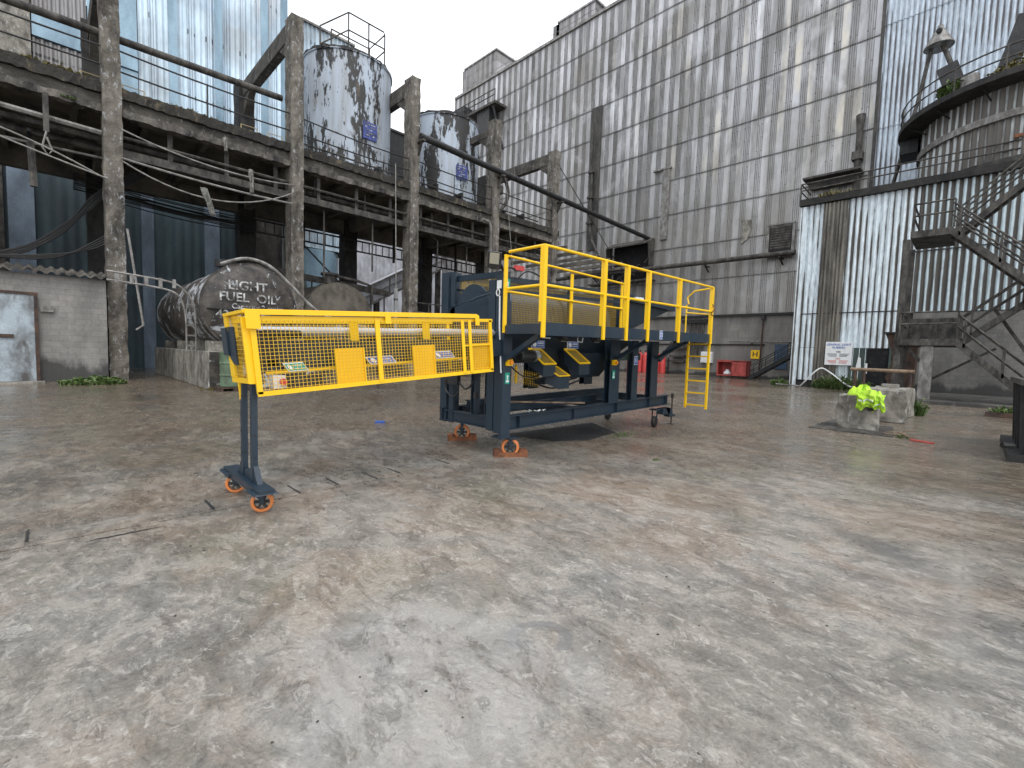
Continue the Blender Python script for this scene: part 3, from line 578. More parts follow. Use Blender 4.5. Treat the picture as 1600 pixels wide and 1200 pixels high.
weeds('rail_weeds', 'tall green weeds beside the rusty barrier and rear concrete block', 19.3, 1.25, 0, .25, .25, 110, .25, .62, seed=5, lw=.02)
weeds('hut_weeds', 'low leafy green weeds in front of the blockwork hut', 1.1, 22.9, 0, .95, .5, 300, .12, .36, seed=6, lw=.05)
weeds('column_weeds', 'thin dry weeds along the edge of the oil tank plinth', 4.1, 18.6, 0, .6, .12, 70, .05, .2, 'weed_dry', 7, lw=.02)
weeds('ground_weeds', 'tiny green weeds sprouting by the steel plate under the machine', 8.2, 4.95, 0, .5, .15, 60, .02, .07, seed=8, lw=.012)
weeds('yard_sprig', 'tiny yellow-green sprig alone in the middle of the yard', 6.6, 3.4, 0, .12, .05, 14, .02, .04, seed=18, lw=.012)

# notice board
t = thing('notice_board', 'white notice board headed GENERAL LIGHT RUBBISH on the corrugated wall', 'sign', (BX-.15, 5.85, 1.5))
c = MB(); c.box(BX-.25, BX-.2, 5.2, 6.55, 1.45, 2.85); c.build('plate', 'white', t)
c = MB(); RR, UU = (0, -1, 0), (0, 0, 1)
c.text('GENERAL LIGHT', (BX-.255, 5.88, 2.68), RR, UU, .17, .004); c.text('RUBBISH', (BX-.255, 5.88, 2.5), RR, UU, .17, .004); c.build('heading', 'blue_sign', t)
c = MB(); c.text('YES', (BX-.255, 5.88, 2.24), RR, UU, .15, .004)
for k in range(3):
    c.box(BX-.258, BX-.252, 5.95, 6.45-.05*k, 2.11-.07*k, 2.135-.07*k); c.box(BX-.258, BX-.252, 5.32+.06*k, 5.82, 2.11-.07*k, 2.135-.07*k)
c.build('lettering', 'black', t)
c = MB(); c.text('NO', (BX-.255, 5.88, 1.83), RR, UU, .15, .004)
for k in range(3):
    c.box(BX-.258, BX-.252, 5.95, 6.42-.05*k, 1.7-.07*k, 1.725-.07*k); c.box(BX-.258, BX-.252, 5.36+.04*k, 5.82, 1.7-.07*k, 1.725-.07*k)
c.build('red_lettering', 'red', t)
c = MB(); c.tube(bsp([(BX-.6, 7.7, .03), (BX-1.2, 7.3, .4), (BX-1.2, 6.6, 1.2), (BX-1, 6.1, 1.0), (BX-1.1, 5.2, .3), (BX-1.3, 4.4, .05)]), .045, 6); tag(c.build('bent_hose', 'white', None, True), 'bent white hose arching out of the weeds by the corrugated wall', 'hose')
c = MB(); c.tube([(BX-1.2, 8.9, .12), (BX-1.6, 7.4, .1)], .05, 6); c.tube([(BX-1.9, 4.5, .1), (BX-3.0, 3.2, .1)], .05, 6); tag(c.build('loose_pipe', 'steel_pale', None, True), 'loose pale pipes lying at the foot of the corrugated wall', 'pipe')

# rusty chute beside the doorway
t = thing('chute', 'brown rusty curved chute hanging between the doorway and the stairs', 'chute', (31.5, 2.7, 0))
c = MB(); pts = [(30.5, 3.35, 3.15), (30.5, 2.05, 3.15), (30.5, 2.15, .25), (30.5, 2.9, .25), (30.5, 3.25, .9), (30.5, 3.05, 1.6), (30.5, 3.05, 2.3)]
c.prism(pts[::-1], (1.2, 0, 0)); c.build('body', 'rust_dark', t)
c = MB(); c.box(30.4, 31.8, 1.95, 3.42, 3.16, 3.24); c.build('flange', 'steel_dark', t)

# ================================================================== ROUND SILO on the roof
SX, SY, SR = 38.6, -1.5, 4.75
t = thing('round_silo', 'round corrugated silo with a ring platform and overgrown top on the roof', 'silo', (SX, SY, 11.7))
def ring_corr(m, r, z0, z1, n=94, amp=.05):
    k = n*6; base = len(m.v)
    for z in (z0, z1):
        for i in range(k):
            a = 2*math.pi*i/k; q = r+amp*math.sin(n*a); m.v.append((SX+q*math.cos(a), SY+q*math.sin(a), z))
    for i in range(k): m.f.append((base+i, base+(i+1) % k, base+k+(i+1) % k, base+k+i))
c = MB(); ring_corr(c, SR, 11.72, 15.8); c.build('shell', 'corr_brown', t, smooth=True)
c = MB(); c.lathe((SX, SY, 11.71), (0, 0, 1), [(0, SR+.02), (.0, SR+.16), (.3, SR+.16), (.32, SR+.06)], 64); c.build('base_ring', 'concrete_dark', t, True)
c = MB(); c.lathe((SX, SY, 13.95), (0, 0, 1), [(0, SR+.05), (0, SR+.17), (.35, SR+.17), (.35, SR+.05)], 64); c.build('band', 'steel_pale', t, True)
PR = SR+1.15
c = MB(); c.lathe((SX, SY, 15.55), (0, 0, 1), [(0, SR-.2), (0, PR-.1), (.05, PR), (.35, PR), (.4, PR-.1)], 64); c.build('platform', 'concrete_dim', t, True)
for i in range(16):
    a = 2*math.pi*i/16; c = MB(); c.bar((SX+SR*math.cos(a), SY+SR*math.sin(a), 15.1), (SX+(PR-.3)*math.cos(a), SY+(PR-.3)*math.sin(a), 15.52), .06, .06); c.build('platform_bracket', 'steel_dark', t)
c = MB(); c.box(SX-.6, SX+1.2, SY+SR+.12, SY+SR+1.0, 14.7, 15.5); c.build('platform_bracket', 'steel_dark', t)
c = MB()
for z in (16.5, 17.05): c.tube([(SX+(PR-.1)*math.cos(2*math.pi*i/48), SY+(PR-.1)*math.sin(2*math.pi*i/48), z) for i in range(49)], .04, 6, False)
for i in range(18):
    a = 2*math.pi*(i+.3)/18; c.tube([(SX+(PR-.1)*math.cos(a), SY+(PR-.1)*math.sin(a), 15.95), (SX+(PR-.1)*math.cos(a), SY+(PR-.1)*math.sin(a), 17.05)], .04, 5)
c.build('platform_railing', 'steel_dirty', t)
c = MB(); c.lathe((SX, SY, 15.96), (0, 0, 1), [(0, SR-.9), (.7, SR-.9), (.8, SR-1.1)], 48); c.build('top_drum', 'concrete_dark', t, True)
la = R(186)
c = MB()
for dx in (-.3, .3):
    p = Vector((SX+(SR+.28)*math.cos(la)-dx*math.sin(la), SY+(SR+.28)*math.sin(la)+dx*math.cos(la), 0)); c.tube([p+Vector((0, 0, 11.8)), p+Vector((0, 0, 17.2))], .04, 5)
for k in range(13):
    p = Vector((SX+(SR+.28)*math.cos(la), SY+(SR+.28)*math.sin(la), 12+k*.38)); d = Vector((-math.sin(la), math.cos(la), 0))*.3; c.tube([p-d, p+d], .025, 5)
for k in range(4):
    z = 13.2+k*.95; p = Vector((SX+(SR+.28)*math.cos(la), SY+(SR+.28)*math.sin(la), z)); o_ = Vector((math.cos(la), math.sin(la), 0)); d = Vector((-math.sin(la), math.cos(la), 0)); c.tube([p+d*.4*math.cos(w)+o_*.75*math.sin(w) for w in [i*math.pi/8 for i in range(9)]], .035, 5)
c.build('caged_ladder', 'steel_dark', t)
c = MB(); c.box(SX-SR-.12, SX-SR-.03, SY+.6, SY+.9, 12.85, 13.02); c.build('red_plate', 'rust', t)
# things standing on the silo top
def panel(label, p, q, w, th, mat='steel_dark'):
    c = MB(); c.bar(p, q, w, th, (0, 1, 0)); return tag(c.build('roof_plate', mat), label, 'plate')
panel('dark tilted plate on the silo top left of the weeds', (SX-2.6, SY+3.05, 16.2), (SX-2.6, SY+3.75, 18.4), .12, .9)
panel('tall dark leaning chute plate on the silo top at the picture edge', (SX-3.0, SY+1.45, 16.7), (SX-3.0, SY+.75, 19.6), .14, .8)
c = MB(); c.lathe((SX-4.2, SY+2.7, 15.97), (0, 0, 1), [(0, .42), (.75, .38), (.8, .25)], 12); tag(c.build('roof_cowl', 'steel_pale', None, True), 'pale round cowl on the silo platform beside the weeds', 'cowl')
c = MB(); c.box(SX-5.1, SX-4.2, SY-.9, SY+.2, 15.97, 16.7); tag(c.build('roof_box', 'white_clad'), 'pale box on the silo platform below the leaning plate', 'box')
weeds('silo_weeds', 'green weeds growing on the left of the silo platform', SX-3.9, SY+3.4, 15.95, .6, .5, 260, .3, 1.0, seed=11, lw=.05)
weeds('silo_dry_weeds', 'dry brown weeds sprawling on the front of the silo platform', SX-4.6, SY+.9, 15.95, .5, 1.1, 220, .2, .9, 'weed_dry', 12, lw=.05)
# hooded lamp on a long leaning pole
t = thing('yard_lamp', 'grey cone-hooded lamp on long leaning struts beside the silo', 'lamp', (41, 4.5, 13))
LP = Vector((40, 2.95, 22.3))
c = MB(); c.tube([(40, 4.95, 12.0), (40, 3.75, 18.5), (40, 3.3, 21.6)], .11, 8); c.tube([(40, 1.4, 17.6), (40, 2.75, 21.6)], .13, 8); c.build('pole', 'steel_dirty', t, True)
c = MB(); c.lathe(LP+Vector((0, 0, -.75)), (0, 0, 1), [(0, .75), (.06, .74), (.9, .3), (1.1, .16), (1.3, .14), (1.32, .02)], 18); c.build('hood', 'steel_pale', t, True)
c = MB(); c.lathe(LP+Vector((-.4, 0, .05)), (-1, 0, -.4), [(0, .14), (.2, .16), (.25, .1)], 12); c.build('boss', 'steel_dark', t, True)

# ================================================================== STAIR TOWER (x = 27 .. 29)
t = thing('steel_staircase', 'grimy steel switchback staircase climbing the corrugated building', 'staircase', (28, 0, 0))
def flight(p, q, w=.85, rail=True):
    """p, q: lower and upper end of the centre line of the flight"""
    p = Vector(p); q = Vector(q)
    for dx in (-w/2, w/2):
        o_ = Vector((dx, 0, 0)); c = MB(); c.bar(p+o_, q+o_, .07, .24); c.build('stringer', 'steel_dirty', t)
        if rail:
            c = MB()
            for h in (.65, 1.15): c.tube([p+o_+Vector((0, 0, h)), q+o_+Vector((0, 0, h))], .04, 6)
            for k in range(3): z = p.lerp(q, .08+k*.42)+o_; c.bar(z, z+Vector((0, 0, 1.15)), .07, .07)
            c.build('handrail', 'steel_dirty', t)
    n = int(abs(q.z-p.z)/.2); c = MB()
    for k in range(n):
        z = p.lerp(q, (k+.5)/n); c.box(z.x-w/2+.06, z.x+w/2-.06, z.y-.14, z.y+.14, z.z-.02, z.z+.03)
    c.build('treads', 'steel_dirty', t)
def landing(x0, x1, y0, y1, z, rails):
    c = MB(); c.box(x0, x1, y0, y1, z-.28, z); c.build('landing', 'steel_dirty', t)
    c = MB()
    for a, b_ in rails:
        for h in (.65, 1.15): c.tube([(a[0], a[1], z+h), (b_[0], b_[1], z+h)], .04, 6)
    for q in sorted({p for r_ in rails for p in r_}): c.bar((q[0], q[1], z), (q[0], q[1], z+1.13), .066, .066)
    c.build('handrail', 'steel_dirty', t)
landing(26.55, 29.3, .55, 2.5, 2.72, [((26.6, .6), (26.6, 2.45)), ((26.6, 2.45), (29.2, 2.45))])
landing(26.55, 29.3, 1.0, 2.35, 7.35, [((26.6, 1.0), (26.6, 2.3)), ((26.6, 2.3), (29.2, 2.3))])
landing(26.55, 29.3, -4.2, -2.9, 5.9, [((26.6, -4.1), (26.6, -2.95))])
flight((27.0, -2.2, -.25), (27.0, .6, 2.58)); flight((28.4, .5, 2.6), (28.4, -3.0, 5.8)); 
flight((27.0, -1.9, 4.25), (27.0, 1.05, 7.2)); flight((28.4, 1.0, 7.2), (28.4, -3.2, 11.3))
c = MB(); c.box(29.32, 29.35, .5, 2.4, 2.75, 3.8); c.build('kick_panel', 'steel_dirty', t)
for (x, y0, y1, z0, z1) in ((26.75, 2.36, 2.6, 0, 7.05), (29.2, 2.36, 2.6, 0, 7.05)):
    c = MB(); c.box(x-.1, x+.1, y0, y1, z0, z1); c.build('post', 'steel_dirty', t)
c = MB(); c.box(26.7, 27.05, 1.28, 1.7, 0, 2.42); c.build('post', 'steel_pale', t)
for p, q, w_ in (((26.9, 1.7, 1.75), (26.9, 2.2, 2.4), .12), ((28.8, 2.3, .3), (28.8, -.6, 2.4), .1), ((29.1, -.4, 4.2), (29.1, -2.6, .3), .12)):
    c = MB(); c.bar(p, q, w_, w_); c.build('brace', 'steel_dirty', t)
c = MB(); c.box(26.4, 27.8, -3.4, -2.05, 0, .85); tag(c.build('stair_plinth', 'concrete_pale', None, bevel=.03), 'pale concrete plinth at the foot of the big staircase', 'plinth')
c = MB(); c.box(25.5, 33.9, -12, 2.4, .0, .13); tag(c.build('kerb', 'concrete_dark'), kind='structure')

# ================================================================== CONCRETE BLOCKS, JACKET, BARRIER
def cblock(label, cx, cy, w, d, h, rz, seed):
    rr = random.Random(seed); m = MB(); ca, sa = math.cos(rz), math.sin(rz); n = 5
    # box surface grid with small chips
    def P(u, v, k):
        x = (u-.5)*w; y = (v-.5)*d; z = k*h; e = sum((abs(q-.5) > .49) for q in (u, v, k))
        f = .03 if e >= 2 else 0.008; x += rr.uniform(-f, f); y += rr.uniform(-f, f); z += rr.uniform(-f, f) if k > .01 else 0
        if k > .9: x *= .96; y *= .96
        return (cx+x*ca-y*sa, cy+x*sa+y*ca, max(0.005, z))
    idx = {}
    def V(i, j, k):
        if (i, j, k) not in idx: idx[(i, j, k)] = len(m.v); m.v.append(P(i/n, j/n, k/n))
        return idx[(i, j, k)]
    for a in range(n):
        for b_ in range(n):
            m.f += [(V(a, b_, n), V(a+1, b_, n), V(a+1, b_+1, n), V(a, b_+1, n)), (V(a, 0, b_), V(a+1, 0, b_), V(a+1, 0, b_+1), V(a, 0, b_+1)), (V(a, n, b_), V(a, n, b_+1), V(a+1, n, b_+1), V(a+1, n, b_)),
                    (V(0, a, b_), V(0, a, b_+1), V(0, a+1, b_+1), V(0, a+1, b_)), (V(n, a, b_), V(n, a+1, b_), V(n, a+1, b_+1), V(n, a, b_+1)), (V(a, b_, 0), V(a, b_+1, 0), V(a+1, b_+1, 0), V(a+1, b_, 0))]
    return tag(m.build('concrete_block', 'concrete_pale', None, bevel=.02), label, 'concrete block', 'concrete blocks by the barrier')
cblock('front concrete block with a bright yellow jacket draped over it', 14.15, 1.95, .9, .82, .8, 0.06, 1)
cblock('rough middle concrete block just behind the one with the jacket', 16.6, 1.72, .95, .85, .9, .2, 2)
cblock('rear concrete block closest to the rusty barrier rail', 18.4, 1.75, .9, .9, .88, -.2, 3)
c = MB(); c.box(18.2, 18.6, 1.6, 2.0, .89, .98); tag(c.build('broken_slab', 'concrete_pale'), 'small broken concrete slab lying on top of the rear block', 'slab')
# jacket: a crumpled shell that sits on the block and hangs over its near edge
t = thing('hi_vis_jacket', 'crumpled yellow hi-vis jacket with grey tape thrown over the concrete block', 'jacket', (13.8, 1.75, .8))
def cloth(cx, cy, z, rx, ry, h, seed, hang=0):
    rr = random.Random(seed); m = MB(); nu, nv = 44, 22; ph = [rr.uniform(0, 6.28) for _ in range(6)]
    for j in range(nv+1):
        q = j/nv
        for i in range(nu):
            a = 2*math.pi*i/nu; r = (1+.14*math.sin(3*a+ph[0])+.09*math.sin(5*a+ph[1])+.05*math.sin(9*a+ph[2])+.03*math.sin(15*a+ph[5]+q*9))*math.sin(q*math.pi/2+.02)
            zz = z+h*math.cos(q*math.pi/2)*(1+.24*math.sin(4*a+ph[3]+q*4)+.16*math.sin(7*a+ph[4]-q*7)+.1*math.sin(13*a-q*15))+.02+.012*math.sin(a*9+q*21)
            x = cx+rx*r*math.cos(a); y = cy+ry*r*math.sin(a)
            m.v.append((x, y, zz))
    for j in range(nv):
        for i in range(nu): m.f.append((j*nu+i, j*nu+(i+1) % nu, (j+1)*nu+(i+1) % nu, (j+1)*nu+i))
    return m
c = cloth(13.98, 1.87, .79, .27, .26, .2, 3); c.build('body', 'hivis', t, True)
def drape(y0, y1, ztop, zbot, seed, x=13.665, q0=0., q1=1., off=0., mat='hivis', nm='front_panel'):
    rr = random.Random(seed); m = MB(); n, k = 36, 26; ph = rr.uniform(0, 6); p2 = rr.uniform(0, 6)
    for j in range(k+1):
        q = q0+(q1-q0)*j/k
        for i in range(n+1):
            u = i/n; w = .93+.1*math.sin(q*6+ph); yy = (y0+y1)/2+(y1-y0)*(u-.5)*w
            fold = .032*math.sin(u*10+ph+q*2.5)+.018*math.sin(u*19+p2-q*5)+.012*math.sin(q*23+u*7+ph)+.006*math.sin(u*41+q*13)
            if q < .25: m.v.append((x+.24*(1-q/.25)+fold*.3-off, yy, ztop+.03+.05*math.sin(u*6+ph)+.03*math.sin(q*22+u*9)+off))
            else: p = (q-.25)/.75; m.v.append((x-.045-fold-off-.03*math.sin(p*3.1), yy+.02*math.sin(p*5+u*3), ztop-(ztop-zbot-.05*math.sin(u*7+ph)-.02*math.sin(u*17))*p))
    for j in range(k):
        for i in range(n): a = j*(n+1)+i; m.f.append((a, a+1, a+n+2, a+n+1))
    return m.build(nm, mat, t, True)
c = drape(1.58, 1.96, .87, .53, 2); drape(1.6, 1.94, .87, .53, 2, q0=.52, q1=.6, off=.006, mat='reflect', nm='reflective_tape')
drape(1.40, 1.62, .85, .5, 5, 13.69, nm='sleeve'); drape(1.42, 1.6, .85, .5, 5, 13.69, .68, .75, .006, 'reflect', 'reflective_tape')
c = MB(); c.hexa([(13.62, 1.6, .49), (13.62, 1.72, .49), (13.68, 1.72, .5), (13.68, 1.6, .5)], [(13.6, 1.6, .55), (13.6, 1.72, .55), (13.66, 1.72, .56), (13.66, 1.6, .56)]); c.build('cuff', 'black', t)
t = thing('barrier', 'rusty tubular barrier rail standing in front of the dark doorway', 'barrier', (21, 2.3, 0))
c = MB(); c.tube([(20.4, 3.15, 1.38), (20.4, 1.4, 1.36)], .06, 8); c.tube([(20.4, 3.1, .55), (20.4, 1.45, .53)], .045, 8); c.build('rail', 'wood', t, True)
for y in (3.0, 2.75, 1.5):
    c = MB(); c.tube([(20.4, y, 0), (20.4, y, 1.33)], .05, 8); c.build('post', 'rust_dark', t, True)
c = MB(); c.add([(13.0, 2.75, .012), (13.0, 1.15, .012), (15.0, 1.35, .012), (15.4, 2.7, .012)], [(0, 1, 2, 3)]); c.prism([(13.0, 2.75, .002), (13.0, 1.15, .002), (15.0, 1.35, .002), (15.4, 2.7, .002)], (0, 0, .018)); 
tag(c.build('steel_plate', 'steel_dirty'), 'thin dull steel plate lying under the front concrete block', 'steel plate')
rr = random.Random(12)
t = thing('timber_scraps', 'splintered timber scraps lying beside the front concrete block', 'debris', (13.3, 1.0, 0))
for k in range(6):
    x = 13.4+rr.uniform(-.4, .6); y = .98+rr.uniform(-.15, .15); a = rr.uniform(0, 3); c = MB(); c.bar((x, y, .02+.012*k), (x+.3*math.cos(a), y+.3*math.sin(a), .03+.012*k), .05, .02); c.build('scrap', 'wood', t)
c = MB(); c.bar((12.8, .85, .02), (12.65, .48, .02), .08, .03); tag(c.build('orange_plank', 'redbin'), 'short orange-red plank on the ground right of the blocks', 'plank')
weeds('scrap_weeds', 'green sprig among the timber scraps beside the front block', 13.0, 1.0, 0, .12, .12, 26, .03, .1, seed=14, lw=.012)
t = thing('planter_tray', 'low brown tray holding a small green plant near the right edge', 'tray', (21.6, -.7, 0))
c = MB(); c.box(21.3, 21.9, -1.1, -.35, 0, .04); c.box(21.3, 21.9, -1.1, -1.06, .04, .16); c.box(21.3, 21.9, -.39, -.35, .04, .16); c.box(21.3, 21.34, -1.06, -.39, .04, .16); c.build('tray', 'rust_dark', t)
w = weeds('tray_plant', 'small pale green plant growing in the brown tray', 21.6, -.75, .04, .25, .3, 70, .12, .4, seed=15, lw=.03, cat='plant')
# dark skip at the right edge
t = thing('steel_skip', 'black steel skip cut off by the right edge of the view', 'skip', (13.5, -1.3, 0))
c = MB(); c.hexa([(11.6, -.72, .12), (14.6, -.72, .12), (14.6, -3.0, .12), (11.6, -3.0, .12)], [(11.45, -.66, 1.35), (14.75, -.66, 1.35), (14.75, -3.1, 1.35), (11.45, -3.1, 1.35)]); c.build('body', 'steel_dark', t)
c = MB(); c.bar((11.4, -.62, 1.36), (14.8, -.62, 1.36), .1, .1); c.bar((11.4, -.62, 1.36), (11.4, -3.1, 1.36), .1, .1); c.build('rim', 'steel_dirty', t)
for x in (11.7, 12.4, 13.1, 13.8):
    c = MB(); c.bar((x, -.68, .15), (x, -.62, 1.3), .08, .06); c.build('rib', 'steel_dark', t)
c = MB(); c.box(11.5, 14.7, -.72, -.5, .0, .13); c.tube([(11.5, -.55, .28), (11.42, -.42, .28)], .05, 8); c.build('skid', 'steel_dark', t)

# ================================================================== RAISED WALKWAY (gantry), front face y = 25
gy = 25.
ga = thing('elevated_walkway', 'long crumbling concrete walkway on tall columns with rusty railings', 'walkway', (14, 29.5, 0))
cx_ = [-5.0, 1.96, 9.07, 16.0, 22.8, 29.4]
rr = random.Random(21)
def rough_col(x0, x1, y0, y1, z0, z1, n, amp, seed):
    r2 = random.Random(seed); m = MB(); base = 0
    for k in range(n+1):
        z = z0+(z1-z0)*k/n
        for (x, y) in ((x0, y0), ((x0+x1)/2, y0), (x1, y0), (x1, y1), (x0, y1), (x0, (y0+y1)/2)): m.v.append((x+r2.uniform(-amp, amp), y+r2.uniform(-amp, amp), z))
    for k in range(n):
        for i in range(6): a = k*6+i; b_ = k*6+(i+1) % 6; m.f.append((a, b_, b_+6, a+6))
    m.f.append(tuple(range(6))[::-1]); m.f.append(tuple(n*6+i for i in range(6))); return m
for i, x in enumerate(cx_):
    if x < 36: rough_col(x-.3, x+.3, gy-.12, gy+.72, 0, 18, 70, .022, i+30).build('column', 'concrete_col', ga)
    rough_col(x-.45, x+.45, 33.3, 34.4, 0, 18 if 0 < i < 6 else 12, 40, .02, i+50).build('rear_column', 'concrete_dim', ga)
    if 0 < i < 6:
        c = MB(); zt = 17.9 if i != 4 else 17.5
        c.hexa([(x-.22, gy+.62, 17.05), (x+.22, gy+.62, 17.05), (x+.22, gy+.62, zt), (x-.22, gy+.62, zt)], [(x-.22, 33.4, 17.05), (x+.22, 33.4, 17.05), (x+.22, 33.4, zt), (x-.22, 33.4, zt)])
        c.prism([(x-.18, gy+.7, 17.04), (x-.18, gy+1.9, 17.04), (x-.18, gy+.7, 16.2)], (.36, 0, 0)); c.prism([(x-.18, 33.3, 17.04), (x-.18, 32.0, 17.04), (x-.18, 33.3, 16.0)], (.36, 0, 0))
        c.build('crossbeam', 'concrete_edge', ga)
def rough_strip(x0, x1, y0, y1, z0, z1, n, amp, seed, m=None):
    r2 = random.Random(seed); m = m or MB(); base = len(m.v)
    for k in range(n+1):
        x = x0+(x1-x0)*k/n; 
        for (y, z) in ((y0, z0), (y0, z1), (y1, z1), (y1, z0)): m.v.append((x, y+r2.uniform(-amp, amp), z+r2.uniform(-amp, amp)))
    for k in range(n):
        for i in range(4): a = base+k*4+i; b_ = base+k*4+(i+1) % 4; m.f.append((a, b_, b_+4, a+4))
    m.f.append((base, base+1, base+2, base+3)); m.f.append((base+n*4+3, base+n*4+2, base+n*4+1, base+n*4)); return m
rough_strip(-9, 30.0, gy+.0, gy+.45, 11.37, 11.78, 260, .035, 60).build('top_lip', 'concrete_black', ga)
rough_strip(-9, 30.0, gy+.16, gy+.5, 10.95, 11.36, 60, .012, 61).build('edge_beam', 'concrete_edge', ga)
rough_strip(-9, 30.0, gy-.02, gy+.5, 10.66, 10.93, 260, .028, 62).build('bottom_lip', 'concrete_old', ga)
c = MB(); c.box(-9, 30.0, gy+.5, 34.6, 11.0, 11.4)
for x in cx_: c.box(x-.2, x+.2, gy+.5, 34.5, 10.2, 10.98)
for k in range(24): c.box(-8+k*2.2, -7.8+k*2.2, gy+.5, 34.5, 10.7, 10.98)
c.box(-9, 30.0, 33.6, 34.1, 10.0, 10.98); c.build('deck_slab', 'concrete_under', ga)
c = MB()
segs = [(-9, 1.9), (1.9, 9.0), (9.1, 15.9), (16, 22.7), (22.8, 29.3), (29.3, 29.9)]
for a, b_ in segs:
    for z, s_ in ((13.25, .1), (12.45, .07)):
        c.tube(cat_curve((a, gy+.1, z), (b_, gy+.1, z+rr.uniform(-.1, .1)), s_, 8), .035, 6)
    n = 2
    for k in range(1, n+1):
        x = a+(b_-a)*k/n-.2; c.tube([(x, gy+.1, 11.75), (x, gy+.1, 13.2)], .03, 6)
c.build('railing', 'steel_dark', ga)
# underslung service beams and hangers
c = MB(); c.box(2.3, 30, gy+.35, gy+.55, 9.2, 9.5); c.box(2.3, 30, gy+.25, gy+.65, 9.14, 9.2); c.tube([(2.3, gy+.3, 9.95), (30, gy+.3, 9.9)], .07, 6); c.build('service_beam', 'steel_dirty', ga)
for k in range(13):
    x = 3.9+k*2.15; c = MB(); c.box(x-.09, x+.09, gy+.42, gy+.5, 9.5, 10.7); c.build('hanger', 'steel_dirty', ga)
c = MB(); c.tube([(-9, gy+.3, 9.95+.2), (2, gy+.3, 9.9)], .1, 6); c.tube([(-9, gy+1.2, 8.9), (2, gy+1.2, 9.2)], .05, 6); c.build('service_pipe', 'steel_pale', ga)
for x in (1.1, 2.4, 6.8, 8.0):
    c = MB(); c.tube([(x, gy+.9, 11.4), (x, gy+.9, 12.3), (x+.7, gy+.9, 12.3), (x+.7, gy+.9, 11.4)], .025, 6); c.build('deck_hoop', 'hoop', ga)
# moss on the deck edge
weeds('deck_moss', 'rusty brown moss tufts on the walkway edge left of the first column', .4, gy+.1, 11.76, 1.1, .12, 120, .05, .22, 'weed_dry', 31, lw=.04)
weeds('deck_fern', 'small bright green fern hanging from the walkway underside edge', .7, gy-.08, 10.75, .25, .05, 40, .03, .12, 'weed', 33, lw=.03)
weeds('deck_moss', 'dry moss tufts on the walkway edge between the first two columns', 4.7, gy+.1, 11.76, 1.0, .12, 70, .05, .16, 'weed_dry', 32, lw=.03)

def pipe(name, label, pts, r, mat, cat='pipe', n=10):
    c = MB(); c.tube(pts, r, n); return tag(c.build(name, mat, None, True), label, cat)
pipe('overhead_pipe', 'thick grey overhead pipe crossing the top left of the view', [(-9, gy+.95, 13.75), (8.7, gy+.95, 14.25)], .15, 'steel_dirty')
t = thing('overhead_pipe', 'long black pipe sloping from the third column to the cladding wall', 'pipe', (30, gy, 13))
c = MB(); c.tube([(16.1, gy-.45, 14.5), (43.8, gy-.45, 13.75)], .2, 12); c.build('pipe', 'steel_dark', t, True)
for x in (16.2, 22.9, 29.5):
    c = MB(); z = 14.5-(x-16.1)*.027; c.bar((x, gy-.14, z-1.0), (x, gy-.5, z-.25), .12, .12); c.box(x-.12, x+.12, gy-.75, gy-.14, z-.32, z-.2); c.build('bracket', 'steel_dirty', t)
pipe('wall_wire', 'thin diagonal stay wire from the last column down to the wall', [(29.6, gy, 17.0), (40.5, gy+1, 10.8)], .035, 'steel_dark', 'wire', 5)
pipe('drain_pipe', 'pale downpipe bent under the walkway beside the fourth column', [(21.3, gy-.3, 10.75), (21.9, gy-.3, 10.75), (22.15, gy-.3, 10.4), (22.15, gy-.3, 2.0)], .11, 'steel_pale')
# hanging cables
pipe('loose_cable', 'pale sagging cable below the walkway between the first two columns, upper one', cat_curve((2.2, gy-.2, 10.1), (8.8, gy-.2, 9.7), .35), .03, 'cable_pale', 'cable', 5)
pipe('loose_cable', 'pale straight cable sloping across below the walkway to the second column', cat_curve((2.2, gy-.1, 9.0), (8.8, gy-.1, 8.8), .1), .045, 'cable_pale', 'cable', 5)
pipe('loose_cable', 'pale deeply sagging cable carrying a rag below the walkway', cat_curve((2.2, gy-.1, 8.9), (8.8, gy-.1, 9.3), .95), .03, 'cable_pale', 'cable', 5)
pipe('loose_cable', 'pale cable curving down to the first column from the left edge, upper one', cat_curve((-3, gy-.3, 9.3), (1.75, gy-.3, 7.95), -.25), .03, 'cable_pale', 'cable', 5)
pipe('loose_cable', 'pale cable running down to the first column from the left edge, lower one', cat_curve((-3, gy-.35, 9.2), (1.75, gy-.35, 8.0), .05), .03, 'cable_pale', 'cable', 5)
pipe('loose_cable', 'long thin cable hanging straight down beside the third column', [(14.6, gy-.2, 12.5), (14.75, gy-.2, 4.0)], .03, 'cable_pale', 'cable', 5)
pipe('loose_cable', 'thin pale cable hanging down right of the fourth column', [(23.6, gy-.2, 14), (24.6, gy-.2, 7.2)], .025, 'cable_pale', 'cable', 5)
def rag(label, x, z, w, h, lean):
    m = MB(); n = 8
    for k in range(n+1):
        q = k/n
        for i in range(5): u = i/4-.5; m.v.append((x+lean*q+u*w*(1-.2*q), gy-.2+.05*math.sin(i*2+k), z-h*q))
    for k in range(n):
        for i in range(4): a = k*5+i; m.f.append((a, a+1, a+6, a+5))
    o = m.build('hanging_rag', 'rag', None, True); s_ = o.modifiers.new('thick', 'SOLIDIFY'); s_.thickness = .03
    return tag(o, label, 'rag')
rag('torn grey rag slung over the sagging cable between the first columns', 5.0, 8.55, .28, 1.15, .35)
rag('narrow grey rag hanging from the walkway near the second column', 6.9, 9.9, .2, 1.1, .05)
rag('short grey strip hanging below the walkway between first and second columns', 5.85, 11.0, .16, .6, .04)
t = thing('hanging_bracket', 'pale steel hanger strap with looped rope below the left end of the walkway', 'bracket', (-.5, gy, 8.5))
